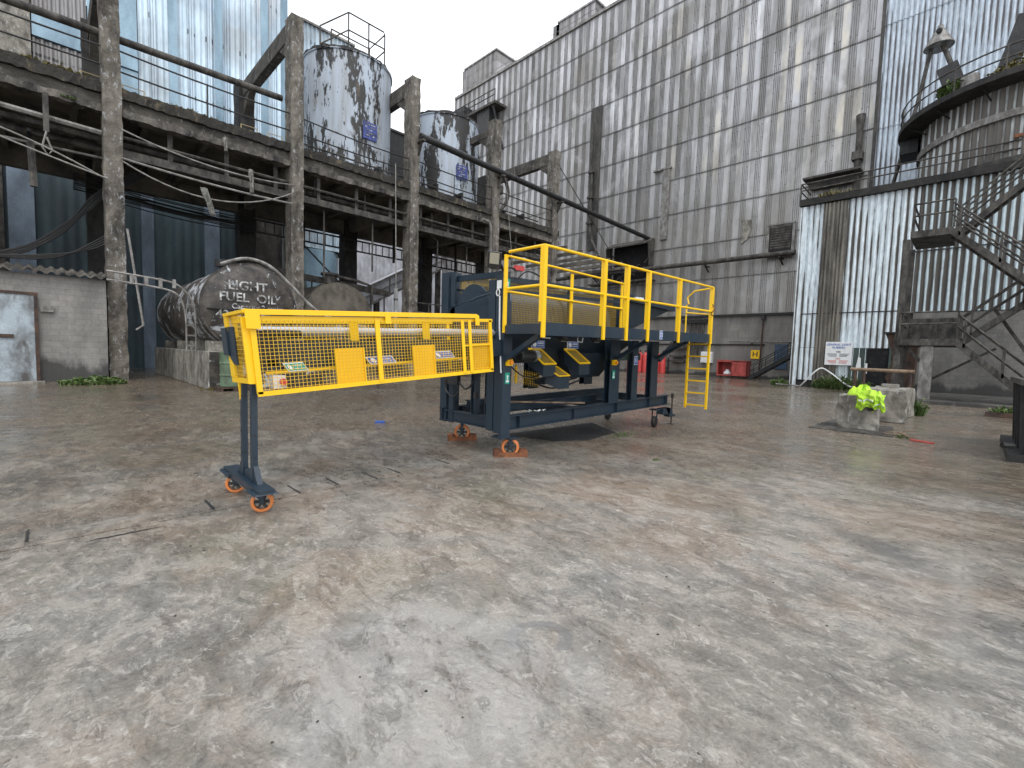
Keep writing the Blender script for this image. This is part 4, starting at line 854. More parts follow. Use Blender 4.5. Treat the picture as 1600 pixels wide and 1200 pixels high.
c = MB(); c.box(.0, .16, gy-.1, gy-.02, 9.3, 10.7); c.build('strap', 'steel_dirty', t)
c = MB(); c.tube([(.08, gy-.1, 9.3), (0, gy-.1, 8.95), (-.05, gy-.1, 8.7), (.1, gy-.1, 8.45), (.22, gy-.1, 8.65), (.08, gy-.1, 9.1)], .03, 5); c.build('rope_loop', 'cable_pale', t)
c = MB(); c.tube([(-.35, gy-.1, 8.8), (-.3, gy-.1, 7.2)], .12, 6); c.build('sleeve', 'steel_dirty', t)
# bundles of heavy black cable on ladder racks behind the front columns
t = thing('cable_ladder', 'black ladder rack of cables running below the walkway behind the columns', 'cable rack', (12, 33, 8.5))
c = MB(); rr = random.Random(17)
for k in range(12): c.tube(cat_curve((1, 32.2+.1*k, 9.9-.05*k), (9.2, 32.2, 9.4-.07*k), rr.uniform(-.1, .5)), .03, 5)
c.build('cable_bundle', 'black', t)
c = MB()
for z in (9.5, 8.75): c.bar((9, 32.5, z), (30, 32.5, z-.16), .1, .1)
for k in range(38): x = 9.3+k*.55; c.bar((x, 32.5, 8.75-.0075*(x-9)), (x, 32.5, 9.5-.0075*(x-9)), .05, .05)
for x in (12.2, 19, 25): c.bar((x, 32.4, 8.3), (x, 32.4, 11), .14, .14)
c.build('rack', 'steel_dark', t)
c = MB()
rr = random.Random(19)
for k in range(13):
    u = lambda a: rr.uniform(-a, a)
    c.tube(bsp([(-9, 27+.1*k, 5.0+u(.1)), (-3, 27, 4.75+u(.1)), (-.9, 27, 5.05+u(.14)), (.5, 27, 6.2+u(.2)), (1.7, 27.2, 7.9+u(.3)), (3.4, 28, 9.7+u(.3))], 5), .03, 5)
for k in range(4): c.tube(bsp([(-2, 26.8, 4.7), (.1, 26.8, 4.9+.05*k), (1.5, 27, 5.9-.1*k), (2.4, 27.2, 6.8-.1*k)]), .035, 5)
tag(c.build('cable_bundle', 'black', None), 'thick bundle of black cables sagging behind the first column', 'cable bundle')

t = thing('deck_pipework', 'rusty pipes and valves running along the walkway deck behind the railings', 'pipework', (12, 26.6, 11.4))
rr = random.Random(91)
for k, (y, z, r_) in enumerate(((26.5, 11.75, .14), (26.9, 12.1, .09), (26.3, 12.5, .05))):
    c = MB(); c.tube([(9.6, y, z), (28.8, y, z)], r_, 8); c.build('pipe', 'steel_dirty', t, True)
for k in range(9):
    x = 10.2+k*2.1; c = MB(); c.box(x-.08, x+.08, 26.2, 27.0, 11.42, 12.2+rr.random()*.6); c.build('support', 'steel_dark', t)
for k in range(6):
    x = 10.9+k*3.1; c = MB(); c.lathe((x-.15, 26.5, 11.75), (1, 0, 0), [(0, .15), (.02, .26), (.08, .26), (.1, .18), (.2, .18), (.22, .26), (.28, .26), (.3, .15)], 14); c.tube([(x, 26.5, 11.9), (x, 26.5, 12.45)], .04, 6); c.build('valve', 'rust_dark', t)
t = thing('soffit_pipework', 'dark pipes slung beneath the walkway slab behind the front columns', 'pipework', (12, 27.5, 10))
for k, (y, z, r_) in enumerate(((26.4, 10.0, .12), (27.0, 9.8, .18), (28.2, 10.1, .1))):
    c = MB(); c.tube([(-8, y, z), (29.5, y, z)], r_, 8); c.build('pipe', 'steel_dirty', t, True)
for k in range(8):
    x = -5+k*4.6; c = MB(); c.box(x-.05, x+.05, 26.2, 28.4, 9.55, 9.65); c.box(x-.04, x+.04, 27.4, 27.5, 9.65, 10.7); c.build('hanger', 'steel_dark', t)
for k in range(5):
    x = (10.3, 13.2, 17.9, 20.4, 24.9)[k]; c = MB(); c.tube([(x, gy+.8, 10.6), (x, gy+.8, 9.9-.4*k % 1.1), (x+.5, gy+.8, 9.5-.3*k % .8), (x+.5, gy+.8, 5.5+.7*k)], .05, 6); c.build('drop_pipe', 'steel_dirty', t)
# storage tanks on the deck
def storage_tank(label, cx, cy, r, z0, z1, signx, platform):
    t = thing('storage_tank', label, 'storage tank', (cx, cy, z0))
    c = MB(); c.lathe((cx, cy, z0), (0, 0, 1), [(0, r), (z1-z0-.12, r), (z1-z0-.1, r+.07), (z1-z0, r+.07), (z1-z0+.02, r-.1), (z1-z0+.45, .25)], 72); c.build('shell', 'tank_flake', t, True)
    c = MB(); rr = random.Random(int(cx)); n = 60; b0 = len(c.v)
    for k in range(n):
        a = 2*math.pi*k/n
        for q, z in ((r+.08, z1-.04), (r+.06, z1+rr.uniform(.02, .16)), (r-.2, z1+rr.uniform(.02, .2)), (r-.22, z1-.04)): c.v.append((cx+q*math.cos(a), cy+q*math.sin(a), z))
    for k in range(n):
        for i in range(4): c.f.append((b0+k*4+i, b0+k*4+(i+1) % 4, b0+((k+1) % n)*4+(i+1) % 4, b0+((k+1) % n)*4+i))
    for k in range(0): a = rr.uniform(0, 6.28); q = r*rr.uniform(.75, 1.02); c.box(cx+q*math.cos(a)-.15, cx+q*math.cos(a)+.15, cy+q*math.sin(a)-.1, cy+q*math.sin(a)+.1, z1-.02, z1+rr.uniform(.05, .22))
    c.build('rim_crust', 'concrete_dim', t)
    a0 = math.atan2(-cy, signx-cx); a0 = signx
    nx, ny = math.cos(a0), math.sin(a0); p = Vector((cx+(r+.05)*nx, cy+(r+.05)*ny, z0+3.3)); rg = Vector((-ny, nx, 0)); 
    c = MB(); c.hexa([p-rg*.45-Vector((0, 0, .5)), p+rg*.45-Vector((0, 0, .5)), p+rg*.45+Vector((0, 0, .5)), p-rg*.45+Vector((0, 0, .5))], [q+Vector((nx, ny, 0))*.05 for q in (p-rg*.45-Vector((0, 0, .5)), p+rg*.45-Vector((0, 0, .5)), p+rg*.45+Vector((0, 0, .5)), p-rg*.45+Vector((0, 0, .5)))])
    sg = c.build('blue_sign', 'blue_sign_old', t)
    c = MB()
    for k, wd in enumerate((.3, .34, .22, .3, .26)):
        for j in range(4):
            if (k*3+j) % 5 == 4: continue
            q = p+Vector((nx, ny, 0))*.056+Vector((0, 0, .33-.16*k))+rg*(-wd+j*wd*.55); c.hexa([q, q+rg*wd*.4, q+rg*wd*.4+Vector((0, 0, .07)), q+Vector((0, 0, .07))], [v+Vector((nx, ny, 0))*.01 for v in (q, q+rg*wd*.4, q+rg*wd*.4+Vector((0, 0, .07)), q+Vector((0, 0, .07)))])
    c.build('lettering', 'white_paint', sg)
    return t
t1 = storage_tank('flaking white storage tank on the walkway with rails on its roof', 13.9, 29.5, 2.65, 11.42, 19.1, R(272), True)
c = MB(); zz = 19.3; PX0, PX1, PY0, PY1 = 13.0, 15.6, 27.8, 30.0
for z in (zz+.25,): c.box(PX0, PX1, PY0, PY1, z, z+.12)
c.build('roof_platform', 'steel_dirty', t1)
c = MB()
for z in (zz+1.3, zz+2.3): c.tube([(PX0-1.6, PY0, z-1.6), (PX0+.1, PY0, z), (PX1-.2, PY0, z), (PX1, PY0+.2, z), (PX1, PY1, z), (PX0, PY1, z)], .045, 6)
for (x, y) in ((PX0+.1, PY0), (14.4, PY0), (PX1, PY0+.2), (PX1, PY1), (PX0, PY1)): c.tube([(x, y, zz+.3), (x, y, zz+2.3)], .045, 6)
c.tube([(PX0-1.6, PY0, zz-.3), (PX0-1.6, PY0, zz+.7)], .045, 6); c.bar((PX0-1.5, PY0+.1, zz-.3), (PX0, PY0+.1, zz+.3), .15, .1); c.build('roof_railing', 'steel_dirty', t1)
t2 = storage_tank('second flaking storage tank farther along the walkway with blue sign', 22.1, 30.2, 2.55, 11.42, 18.8, R(262), False)
c = MB(); c.tube(bsp([(24.6, 27.6, 15.6), (25.7, 27.4, 15.5), (26.3, 27.4, 14.6), (26.1, 27.4, 13.6), (25.2, 27.4, 12.6), (24.4, 27.4, 12.2)]), .14, 8); c.box(24.4, 25.6, 27.2, 28.0, 14.1, 14.7); tag(c.build('tank_pipework', 'steel_dirty', None, True), 'looped pipework beside the farther storage tank', 'pipework')
t = thing('walkway_cabin', 'slim dark steel shaft on the walkway left of the third column top', 'shaft', (18.2, 31, 11.4))
c = MB(); c.box(17.6, 18.7, 30.6, 31.8, 11.42, 17.2); c.build('shaft', 'steel_dark', t)
c = MB(); c.box(17.5, 18.8, 30.5, 31.9, 17.21, 17.35); c.build('cap', 'steel_dirty', t)

# ================================================================== BLOCKWORK HUT (left)
t = thing('blockwork_hut', 'low grey blockwork hut with a wavy sheet roof and steel door', 'hut', (-4, 27, 0))
c = MB(); c.box(-9, 1.6, 24.6, 26.4, 0, 4.0); c.build('wall', 'blockwork', t)
c = MB(); n = 150
pr = [(-9.2+11*i/n, .06*math.sin(2*math.pi*(-9.2+11*i/n)/.3)) for i in range(n+1)]; b0 = len(c.v)
for (y, z) in ((24.25, 4.12), (26.6, 4.5), (26.6, 4.42), (24.25, 4.04)):
    for h, o_ in pr: c.v.append((h, y, z+o_))
m_ = n+1
for k in range(3):
    for i in range(n): c.f.append((b0+k*m_+i, b0+k*m_+i+1, b0+(k+1)*m_+i+1, b0+(k+1)*m_+i))
for i in range(n): c.f.append((b0+3*m_+i, b0+3*m_+i+1, b0+i+1, b0+i))
c.build('roof', 'concrete_old', t, True)
c = MB(); c.box(-3.0, -.42, 24.5, 24.58, .02, 3.2); dd = c.build('door', 'greydoor', t)
c = MB(); c.box(-3.1, -.42, 24.46, 24.59, 3.2, 3.3); c.box(-.42, -.32, 24.46, 24.59, .02, 3.3); c.build('door_frame', 'rust_dark', t)
c = MB(); c.box(-1.6, -.95, 24.44, 24.5, 1.62, 1.75); c.build('latch', 'rust_dark', dd)
c = MB(); c.box(-.25, .1, 24.48, 24.6, 2.62, 2.82); c.build('light_fitting', 'rag', t)
c = MB(); c.box(-9, -3.3, 23.2, 24.4, 0, .08); c.box(-3.3, -.2, 23.6, 24.4, 0, .06); tag(c.build('threshold', 'concrete_pale'), kind='structure')
t = thing('lean_pole', 'thin pale pole leaning against the first column at the hut corner', 'pole', (2.4, gy-.2, 1))
c = MB(); c.tube([(2.32, gy-.2, 6.2), (2.75, gy-.3, 2.3)], .045, 6); c.tube([(2.75, gy-.3, 2.3), (2.5, gy-.4, 2.1)], .04, 6); c.build('rod', 'cable_pale', t)

# ================================================================== OIL TANK, PLINTH, DRUM
t = thing('tank_plinth', 'low concrete plinth carrying the black oil tank', 'plinth', (5.5, 24, 0))
c = MB(); c.box(3.85, 7.6, 18.9, 30.5, 0, 1.35); c.build('base', 'concrete_pale', t, bevel=.03)
c = MB(); c.box(3.9, 7.5, 18.9-.012, 18.9, .02, 1.33); c.build('dark_front', 'oil_tank', t)  # thin dark flaked sheet over the plinth's front face
for x0, x1, y, y1 in ((4.0, 6.9, 19.6, 20), (4.0, 6.9, 22.2, 22.6), (4.0, 6.9, 25, 25.4), (4.0, 6.9, 28, 28.4), (3.9, 4.6, 19.05, 19.5)):
    c = MB(); c.box(x0, x1, y, y1, 1.36, 1.72); c.build('saddle', 'concrete_pale', t)
TC = Vector((5.33, 19.2, 3.0)); TR = 1.58
t = thing('oil_tank', 'black horizontal oil tank with white LIGHT FUEL OIL lettering on its end', 'oil tank', (TC.x, 24, 1.4))
c = MB(); c.lathe(TC, (0, 1, 0), [(-.32, .02), (-.31, .4), (-.26, .9), (-.17, 1.25), (-.02, 1.5), (.06, TR), (9.6, TR), (9.9, 1.2), (10.0, .02)], 56); c.build('shell', 'oil_tank', t, True)
c = MB(); c.lathe(TC+Vector((0, .05, 0)), (0, 1, 0), [(0, TR+.002), (.0, TR+.05), (.12, TR+.05), (.12, TR+.002)], 56); c.build('rim', 'oil_tank', t, True)
c = MB(); c.box(TC.x-1.45, TC.x+1.45, TC.y-.33, TC.y-.02, TC.z-.16, TC.z-.13); c.build('seam', 'steel_dark', t)
c = MB(); RX, UZ = (1, -.0, 0), (0, 0, 1)
for tx, x, z, sz in (('LIGHT', 5.12, 3.72, .46), ('FUEL  OIL', 5.14, 3.3, .44), ('Capacity 2 tanks', 5.45, 2.98, .26), ('42.000 litres', 5.15, 2.66, .42)): c.text(tx, (x, TC.y-.37, z), RX, UZ, sz, .012)
c.build('lettering', 'white_paint', t)
c = MB(); c.tube([(TC.x-.6, 20.2, TC.z+1.5), (TC.x-.6, 20.2, TC.z+1.75)], .35, 14); c.build('hatch', 'steel_dark', t, True)
pipe('flexible_hose', 'pale ribbed hose arching over the black oil tank and down behind the cage', bsp([(4.4, 19.4, 4.5), (5.1, 19.0, 4.75), (5.8, 18.7, 4.55), (6.5, 18.5, 3.9), (7.2, 18.4, 3.2), (8.0, 18.4, 2.75), (9.5, 18.4, 2.5)]), .06, 'steel_pale', 'hose', 8)
# bent ladder-like conduit tray
t = thing('conduit_tray', 'ladder-shaped conduit tray bending down beside the black oil tank', 'conduit tray', (3, 19.8, 1.5))
for dy, off in ((0, 0), (.0, .28)):
    c = MB(); c.tube(bsp([(1.3, 19.8, 3.85-off), (2.6, 19.8, 3.75-off), (3.2-off*.3, 19.8, 3.6-off), (3.6-off, 19.8, 3.1-off*.5), (3.68-off, 19.8, 2.4), (3.68-off, 19.8, 1.36)]), .035, 6); c.build('rail', 'steel_pale', t, True)
for k in range(5):
    c = MB(); c.box(1.5+k*.38, 1.6+k*.38, 19.77, 19.83, 3.5, 3.8); c.build('rung', 'steel_pale', t)
for k in range(5):
    c = MB(); c.box(3.4, 3.68, 19.77, 19.83, 1.5+k*.36, 1.56+k*.36); c.build('rung', 'steel_pale', t)
t = thing('oil_drum', 'green steel drum on a rusty pallet behind the yellow cage', 'drum', (4.75, 18.45, 0))
c = MB(); DX, DY = 4.45, 18.4
c.lathe((DX, DY, .14), (0, 0, 1), [(0, .33), (.02, .35), (.36, .345), (.38, .365), (.42, .365), (.44, .345), (.78, .345), (.8, .365), (.84, .365), (.86, .345), (1.14, .345), (1.16, .36), (1.2, .36), (1.2, .33), (1.17, .32)], 32); c.build('body', 'green_drum', t, True)
t = thing('drum_pallet', 'rusty brown steel pallet under the green drum', 'pallet', (DX, DY, 0))
c = MB(); c.box(DX-.45, DX+.55, DY-.4, DY+.4, .09, .135); c.build('deck', 'rust_dark', t)
for dx in (-.42, .0, .45):
    c = MB(); c.box(DX+dx-.04, DX+dx+.08, DY-.4, DY+.4, 0, .088); c.build('runner', 'rust_dark', t)
# second tank
t = thing('oil_tank', 'dust-caked brown horizontal tank behind the second column', 'oil tank', (12.3, 31, 1.2))
c = MB(); c.lathe((12.3, 26.9, 3.35), (0, 1, 0), [(-.5, .02), (-.46, .7), (-.34, 1.3), (-.14, 1.8), (.1, 2.12), (5.4, 2.12), (5.7, 1.6), (5.8, .02)], 48); c.build('shell', 'rust_tank', t, True)
c = MB(); c.lathe((12.3, 27.4, 3.35), (0, 1, 0), [(0, 2.13), (0, 2.2), (.25, 2.2), (.25, 2.13)], 48); c.build('band', 'steel_dirty', t, True)
c = MB(); c.lathe((11.9, 27.6, 5.4), (0, 0, 1), [(0, .4), (.5, .4), (.5, .5), (.62, .5), (.64, .2)], 16); c.build('manhole', 'steel_dirty', t, True)
c = MB(); c.tube([(11.9, 27.5, 5.95), (13.6, 27.3, 5.75), (14.4, 27.2, 5.55), (14.45, 27.2, 4.6)], .09, 8); c.build('pipe', 'steel_dirty', t, True)
c = MB(); c.text('LIGHT FUEL', (10.7, 26.5, 3.45), (1, -.35, 0), UZ, .3, .012); c.build('lettering', 'white_paint', t)
c = MB(); c.box(10.3, 14.6, 26.8, 32.6, 0, 1.15); tag(c.build('tank_plinth', 'concrete_old'), 'dark concrete plinth under the dust-caked brown tank', 'plinth')
t = thing('catwalk', 'low rusty catwalk with handrails passing above the brown tank', 'catwalk', (12, 31, 5))
c = MB(); c.bar((8.0, 30, 6.2), (17.0, 30, 5.6), 1.0, .12); c.bar((8.0, 29.5, 6.1), (17.0, 29.5, 5.5), .1, .4); c.build('deck', 'steel_dirty', t)
c = MB()
for k in range(8): x = 9.6+k; z = 6.1-.067*(x-8); c.tube([(x, 29.5, z-1.6), (x, 29.5, z)], .05, 5)
c.tube([(10, 29.5, 7.9), (10, 29.5, 6.1)], .06, 6); c.tube([(10, 29.5, 7.9), (10.9, 29.5, 8.1)], .06, 6); c.build('support', 'steel_dirty', t)
pipe('stay_cable', 'black diagonal cable running down behind the second column to the brown tank', [(9.3, 28.5, 8.9), (13.0, 28.5, 5.6)], .05, 'black', 'cable', 6)
t = thing('marker_post', 'white round post standing on the dark low wall behind the third column', 'post', (18.1, 30.5, 2.9))
c = MB(); c.tube([(18.1, 30.5, 2.905), (18.1, 30.5, 6.1)], .14, 12); c.build('post', 'white', t, True)
c = MB(); c.tube([(18.1, 30.5, 5.2), (18.1, 30.5, 5.35)], .145, 12); c.build('band', 'steel_dark', t, True)

# low railings, big pipes and clutter under the far bays
t = thing('yard_railing', 'thin grey tube railing between the third and fourth columns', 'railing', (20, gy+.6, 0))
c = MB()
for z in (4.7, 3.7, 2.2): c.tube([(16.4, gy+.9, z), (21.8, gy+.9, z-.05)], .04, 6)
c.build('rail', 'steel_dirty', t)
for k in range(5):
    c = MB(); c.tube([(16.6+k*1.25, gy+.9, 0), (16.6+k*1.25, gy+.9, 4.7)], .045, 6); c.build('post', 'steel_dirty', t)
t = thing('lagged_pipe', 'fat lagged pipe lying horizontally behind the tube railing', 'pipe', (21, 29, 3))
c = MB(); c.tube([(18.6, 29.4, 3.7), (18.9, 29, 4.0), (22.6, 28.6, 4.0), (24.5, 28.6, 3.8)], .42, 14); c.build('pipe', 'steel_pale', t, True)
c = MB(); c.box(19.2, 19.6, 28.5, 29.6, 0, 3.6); c.box(23.2, 23.6, 28.2, 29.2, 0, 3.55); c.build('support', 'concrete_dark', t)
c = MB(); c.box(16.5, 29, 30.0, 31.2, 0, 2.9); tag(c.build('low_wall', 'concrete_dark'), 'dark low concrete wall behind the lagged pipe', 'wall')
c = MB(); c.box(9.2, 16, 34.2, 34.5, 0, 3.4); tag(c.build('rear_wall', 'concrete_dim'), 'dark wall low behind the brown tank', 'wall')
t = thing('inclined_conveyor', 'white covered conveyor climbing diagonally behind the third column', 'conveyor', (22, 40, 3))
a = Vector((17.8, 38, 5.2)); e = Vector((27.2, 38, 10.4))
c = MB(); c.bar(a, e, 1.2, 1.5); c.build('casing', 'white_clad', t)
c = MB(); c.bar(a+Vector((0, -.63, .8)), e+Vector((0, -.63, .8)), .12, .12); c.bar(a+Vector((0, -.63, -.8)), e+Vector((0, -.63, -.8)), .12, .18); c.bar(a+Vector((0, -.63, 0)), e+Vector((0, -.63, 0)), .06, .08)
for k in range(6): q = a.lerp(e, k/5); c.bar(q+Vector((0, -.63, -.8)), q+Vector((0, -.63, .8)), .1, .1)
c.build('frame', 'steel_pale', t)
for q in (a.lerp(e, .3), e):
    c = MB(); c.box(q.x-.2, q.x+.2, 37.8, 38.2, 0, q.z-.9); c.build('leg', 'steel_dirty', t)
c = MB(); corr(c, 20, 43.5, 0, 4.8, .4, .06, lambda h, o_, z: (h, 40-o_, z)); tag(c.build('sheet_fence', 'clad_far', None, True), 'pale corrugated sheet fence far behind the tanks', 'fence')
weeds('far_shrub', 'green bush in front of the far sheet fence', 20.4, 38.2, 2.6, 1.6, .5, 500, .8, 2.2, seed=41, lw=.1, cat='bush')
c = MB(); c.box(18.4, 22.8, 37.4, 39.2, 0, 2.7); tag(c.build('shrub_bank', 'concrete_dark'), 'dark low bank under the far green bush', 'bank')

# ================================================================== TEAL BUILDING behind the walkway, y = 37
t = thing('teal_building', 'tall pale blue corrugated building rising behind the walkway', 'building', (0, 42, 0))
TY = 37.
c = MB(); c.box(-32, 12.4, TY+.1, TY+14, 0, 42); c.build('wall', 'concrete_dark', t)
c = MB(); corr(c, 4.2, 12.5, 11.3, 42, .33, .06, lambda h, o_, z: (h, TY-o_, z)); corr(c, -.2, 4.05, 20.6, 42, .33, .05, lambda h, o_, z: (h, TY+.02-o_, z)); c.build('upper_cladding', 'clad_blue', t, True)
c = MB()
for x in (5.9, 8.4, 11.2): c.box(x-.22, x+.22, TY-.16, TY-.08, 11.3, 42)
c.box(12.3, 12.75, TY-.2, TY+.3, 11.3, 42); c.build('flashing', 'blue_tank', t)
c = MB()
c.box(-1.9, -.35, TY-.25, TY+.09, 11.3, 42); c.build('pier', 'concrete_pale', t)
c = MB(); c.box(-.3, 4.15, TY-.15, TY+.09, 17.9, 19.2); c.box(-.3, 4.15, TY-.15, TY+.09, 25.5, 27); c.box(-32, -1.95, TY-.15, TY+.09, 17.9, 19.2); c.build('spandrel', 'blue_tank', t)
c = MB(); corr(c, -.3, 1.9, 11.3, 17.85, .33, .05, lambda h, o_, z: (h, TY-o_, z)); corr(c, -.3, 1.9, 19.25, 25.4, .33, .05, lambda h, o_, z: (h, TY-o_, z)); c.build('rusty_sheet', 'clad_far', t, True)
c = MB(); c.box(1.95, 4.15, TY-.05, TY+.09, 11.3, 17.85); c.box(1.95, 4.15, TY-.05, TY+.09, 19.25, 25.4); c.build('panel', 'blue_tank', t)
c = MB(); corr(c, -32, 10.6, 0, 11.2, .5, .018, lambda h, o_, z: (h, TY-o_, z)); c.build('lower_cladding', 'teal_shaded', t, True)
for x, w in ((-.95, .5), (4.42, .3), (7.85, .42), (10.25, .2)):
    c = MB(); c.box(x-w, x+w, TY-.3, TY-.08, 0, 11.4); c.build('pilaster', 'pilaster', t)
c = MB(); c.box(-6.4, -1.6, TY-.2, TY-.08, 4, 11); c.build('grey_panel', 'steel_dirty', t)
t = thing('teal_building', 'narrow pale blue tower with ribbed top behind the roof railing of the tank', 'building', (19.5, 48, 0))
c = MB(); c.box(16.9, 21.6, 45.1, 52, 11, 30.9); c.build('wall', 'concrete_dark', t)
c = MB(); corr(c, 16.9, 21.6, 11, 31, .4, .07, lambda h, o_, z: (h, 45-o_, z)); c.build('cladding', 'clad_blue', t, True)
c = MB(); c.box(16.8, 21.8, 44.8, 52.1, 31.0, 31.2); c.build('roof', 'steel_pale', t)
c = MB(); c.lathe((18.6, 47, 0), (0, 0, 1), [(0, 2.3), (10.9, 2.3)], 40); c.build('base_silo', 'blue_tank', t, True)
t = thing('green_vessel', 'dark green vertical tank with a domed shoulder behind the rear columns', 'tank', (12.9, 41, 0))
c = MB(); c.lathe((13.6, 41.5, 0), (0, 0, 1), [(0, 2.2), (6.6, 2.2), (8.2, 1.9), (9.6, .9), (12, .7)], 40); c.build('shell', 'green_tank', t, True)
c = MB(); c.tube([(11, 40, 8.6), (13, 40, 8.9)], .45, 12); c.build('pipe', 'green_tank', t, True)
# structures beyond the end of the walkway, top centre
t = thing('far_process_building', 'brown-grey sheeted building with a sloping roof beyond the walkway', 'building', (50, 66, 0))
c = MB(); c.box(44.5, 56, 58.2, 80, 0, 36.5); c.build('wall', 'concrete_dark', t)
c = MB(); c.sheet(ribprof(57.9, 80, .95), 0, 36.5, lambda h, o_, z: (44.4-o_, h, z+(0 if z < 1 else (h-58)*.05)))
c.build('cladding', 'clad_far', t)
c = MB(); c.hexa([(44.1, 57.8, 36.5), (44.1, 80, 37.6), (56, 80, 37.6), (56, 57.8, 36.5)], [(44.1, 57.8, 36.9), (44.1, 80, 38.0), (56, 80, 38.0), (56, 57.8, 36.9)]); c.build('roof', 'steel_dirty', t)
t = thing('far_process_building', 'plain pale sheeted shed closing the view beneath the walkway', 'building', (34, 62, 0))
c = MB(); c.box(26, 43.8, 60.1, 64, 0, 19); c.build('wall', 'concrete_dark', t)
c = MB(); pr = [(26+(o-0), q) for o, q in [(k*.3, .05*(k % 2)) for k in range(60)]]; c.sheet(pr, 0, 19, lambda h, o_, z: (h, 60-o_, z)); c.build('cladding', 'white_clad', t)
c = MB(); c.box(25.8, 43.9, 59.8, 64.2, 19.01, 19.3); c.build('roof', 'steel_dirty', t)
t = thing('platform_walkway', 'high steel gantry platform with railings at the far corner of the cladding', 'gantry', (43, 55, 33))
c = MB(); c.box(41.8, 44, 46.5, 57.5, 34.2, 34.5); c.build('deck', 'steel_dirty', t)
c = MB()
for z in (35.2, 35.9): c.tube([(41.8, 46.5, z), (41.8, 57.5, z)], .06, 6)
for k in range(9): c.tube([(41.8, 46.5+k*1.37, 34.5), (41.8, 46.5+k*1.37, 35.9)], .06, 6)
c.build('railing', 'steel_dark', t)
c = MB(); c.box(42.2, 43.8, 48, 50.5, 31.2, 34.18); c.bar((42, 52, 34), (43.9, 52, 29), .2, .2); c.bar((42, 47, 34), (43.9, 47, 29), .2, .2); c.box(42.3, 43.8, 53.5, 55.5, 34.52, 36.3); c.build('machinery', 'steel_dark', t)

# ================================================================== DRAIN CHANNEL across the yard, roughly along x
t = thing('drain_cover', 'line of worn checker-plate drain covers sunk in the yard floor', 'drain cover', (2.5, 5.6, 0))
rr = random.Random(51); xs_ = [-.9, -.18, 1.07, 1.88, 2.33, 2.8, 3.15, 3.95, 4.5]
for a, e in zip(xs_, xs_[1:]):
    c = MB(); c.box(a+.012, e-.012, 5.06+rr.uniform(-.01, .01), 5.5+rr.uniform(-.02, .02), .002, .007); c.build('cover', 'ground', t)
for x in xs_[1:-1]:
    y0, y1 = 5.1+rr.uniform(0, .08), 5.42+rr.uniform(0, .1); c = MB(); w_ = rr.uniform(.008, .02)
    c.hexa([(x-w_, y0, .0015), (x+w_, y0, .0015), (x+w_*.5, y1, .0015), (x-w_*.3, y1, .0015)], [(x-w_, y0, .009), (x+w_, y0, .009), (x+w_*.5, y1, .009), (x-w_*.3, y1, .009)]); c.build('slot', 'black', t)
c = MB(); n = 16
for k in range(n+1): x = .12+.55*k/n; y = 4.9+rr.uniform(-.006, .006); h = .011*math.sin(math.pi*k/n)+.001; c.v += [(x, y-h, .004), (x, y+h, .004)]
for k in range(n): c.f.append((2*k, 2*k+2, 2*k+3, 2*k+1))
c.build('crack', 'black', t)

# ================================================================== THE MACHINE
TB = lambda v: (v.x+.05-(v.z-1.15)*.1, v.y, v.z)
TM = lambda v: (v.x, v.y, v.z+.019*(v.x-5)*min(1., max(0., v.z/.4)))
mc = thing('sorting_machine', 'dark blue wheeled machine with yellow railed platform, ladder and long yellow caged boom', 'machine', (6.5, 5.4, 0))
def B(m, name, mat='navy', par=None, smooth=False, tilt=True): return m.build(name, mat, par or mc, smooth, 0, TB if tilt == 'boom' else TM if tilt else None)
FY, RY = 5.0, 6.5            # front and rear frame lines
# chassis: two long I beams, cross members
for y in (FY+.06, RY):
    c = MB(); c.ibeam((4.78, y, .52), (10.25, y, .52), .22, .14, .016)
    for x in (5.2, 6.6, 8.0, 9.3, 10.1): c.box(x-.008, x+.008, y-.068, y+.068, .428, .612)
    B(c, 'chassis_beam')
for x in (4.86, 6.9, 8.4, 10.15):
    c = MB(); c.ibeam((x, FY+.14, .5), (x, RY-.08, .5), .18, .12, .014); B(c, 'cross_member')
c = MB(); c.ibeam((5.1, 5.45, .69), (7.9, 5.45, .69), .13, .11, .012); c.ibeam((5.1, 6.2, .69), (9.6, 6.2, .69), .13, .11, .012); B(c, 'inner_beam')
# posts
def post(x, y, z0, z1, w=.16, d=.14, nm='post', mat='navy'):
    c = MB(); c.box(x-w/2, x+w/2, y-d/2, y-d/2+.014, z0, z1); c.box(x-w/2, x+w/2, y+d/2-.014, y+d/2, z0, z1); c.box(x-.008, x+.008, y-d/2+.0145, y+d/2-.0145, z0, z1); return B(c, nm, mat)
c = MB(); c.box(4.76, 4.94, 4.96, 5.03, .33, 1.93); c.box(4.772, 4.93, 5.031, 5.16, .38, 2.82); c.box(4.76, 4.79, 5.17, 5.32, .4, 2.7); c.box(4.755, 4.95, 4.95, 5.17, .3, .33); B(c, 'corner_post')
c = MB(); c.box(4.88, 5.1, 6.42, 6.56, .38, 2.96); c.box(4.82, 4.86, 6.42, 6.6, .38, 2.94); c.box(4.86, 4.88, 6.46, 6.5, .4, 2.94); c.box(4.84, 4.875, 6.26, 6.38, .38, 2.94); B(c, 'corner_post')
post(4.9, 5.74, .6, 1.6, .1, .12); post(4.9, 5.42, .6, 1.6, .08, .1)
for x, w in ((7.85, .34), (8.62, .22), (9.45, .3)): post(x, FY+.06, .632, 1.86, w, .13)
for x, w in ((7.0, .3), (8.0, .26), (8.9, .3), (9.9, .2)): post(x, RY-.05, .85 if x < 9.6 else .632, 1.8, w, .16, 'rear_post', 'navy_dark')
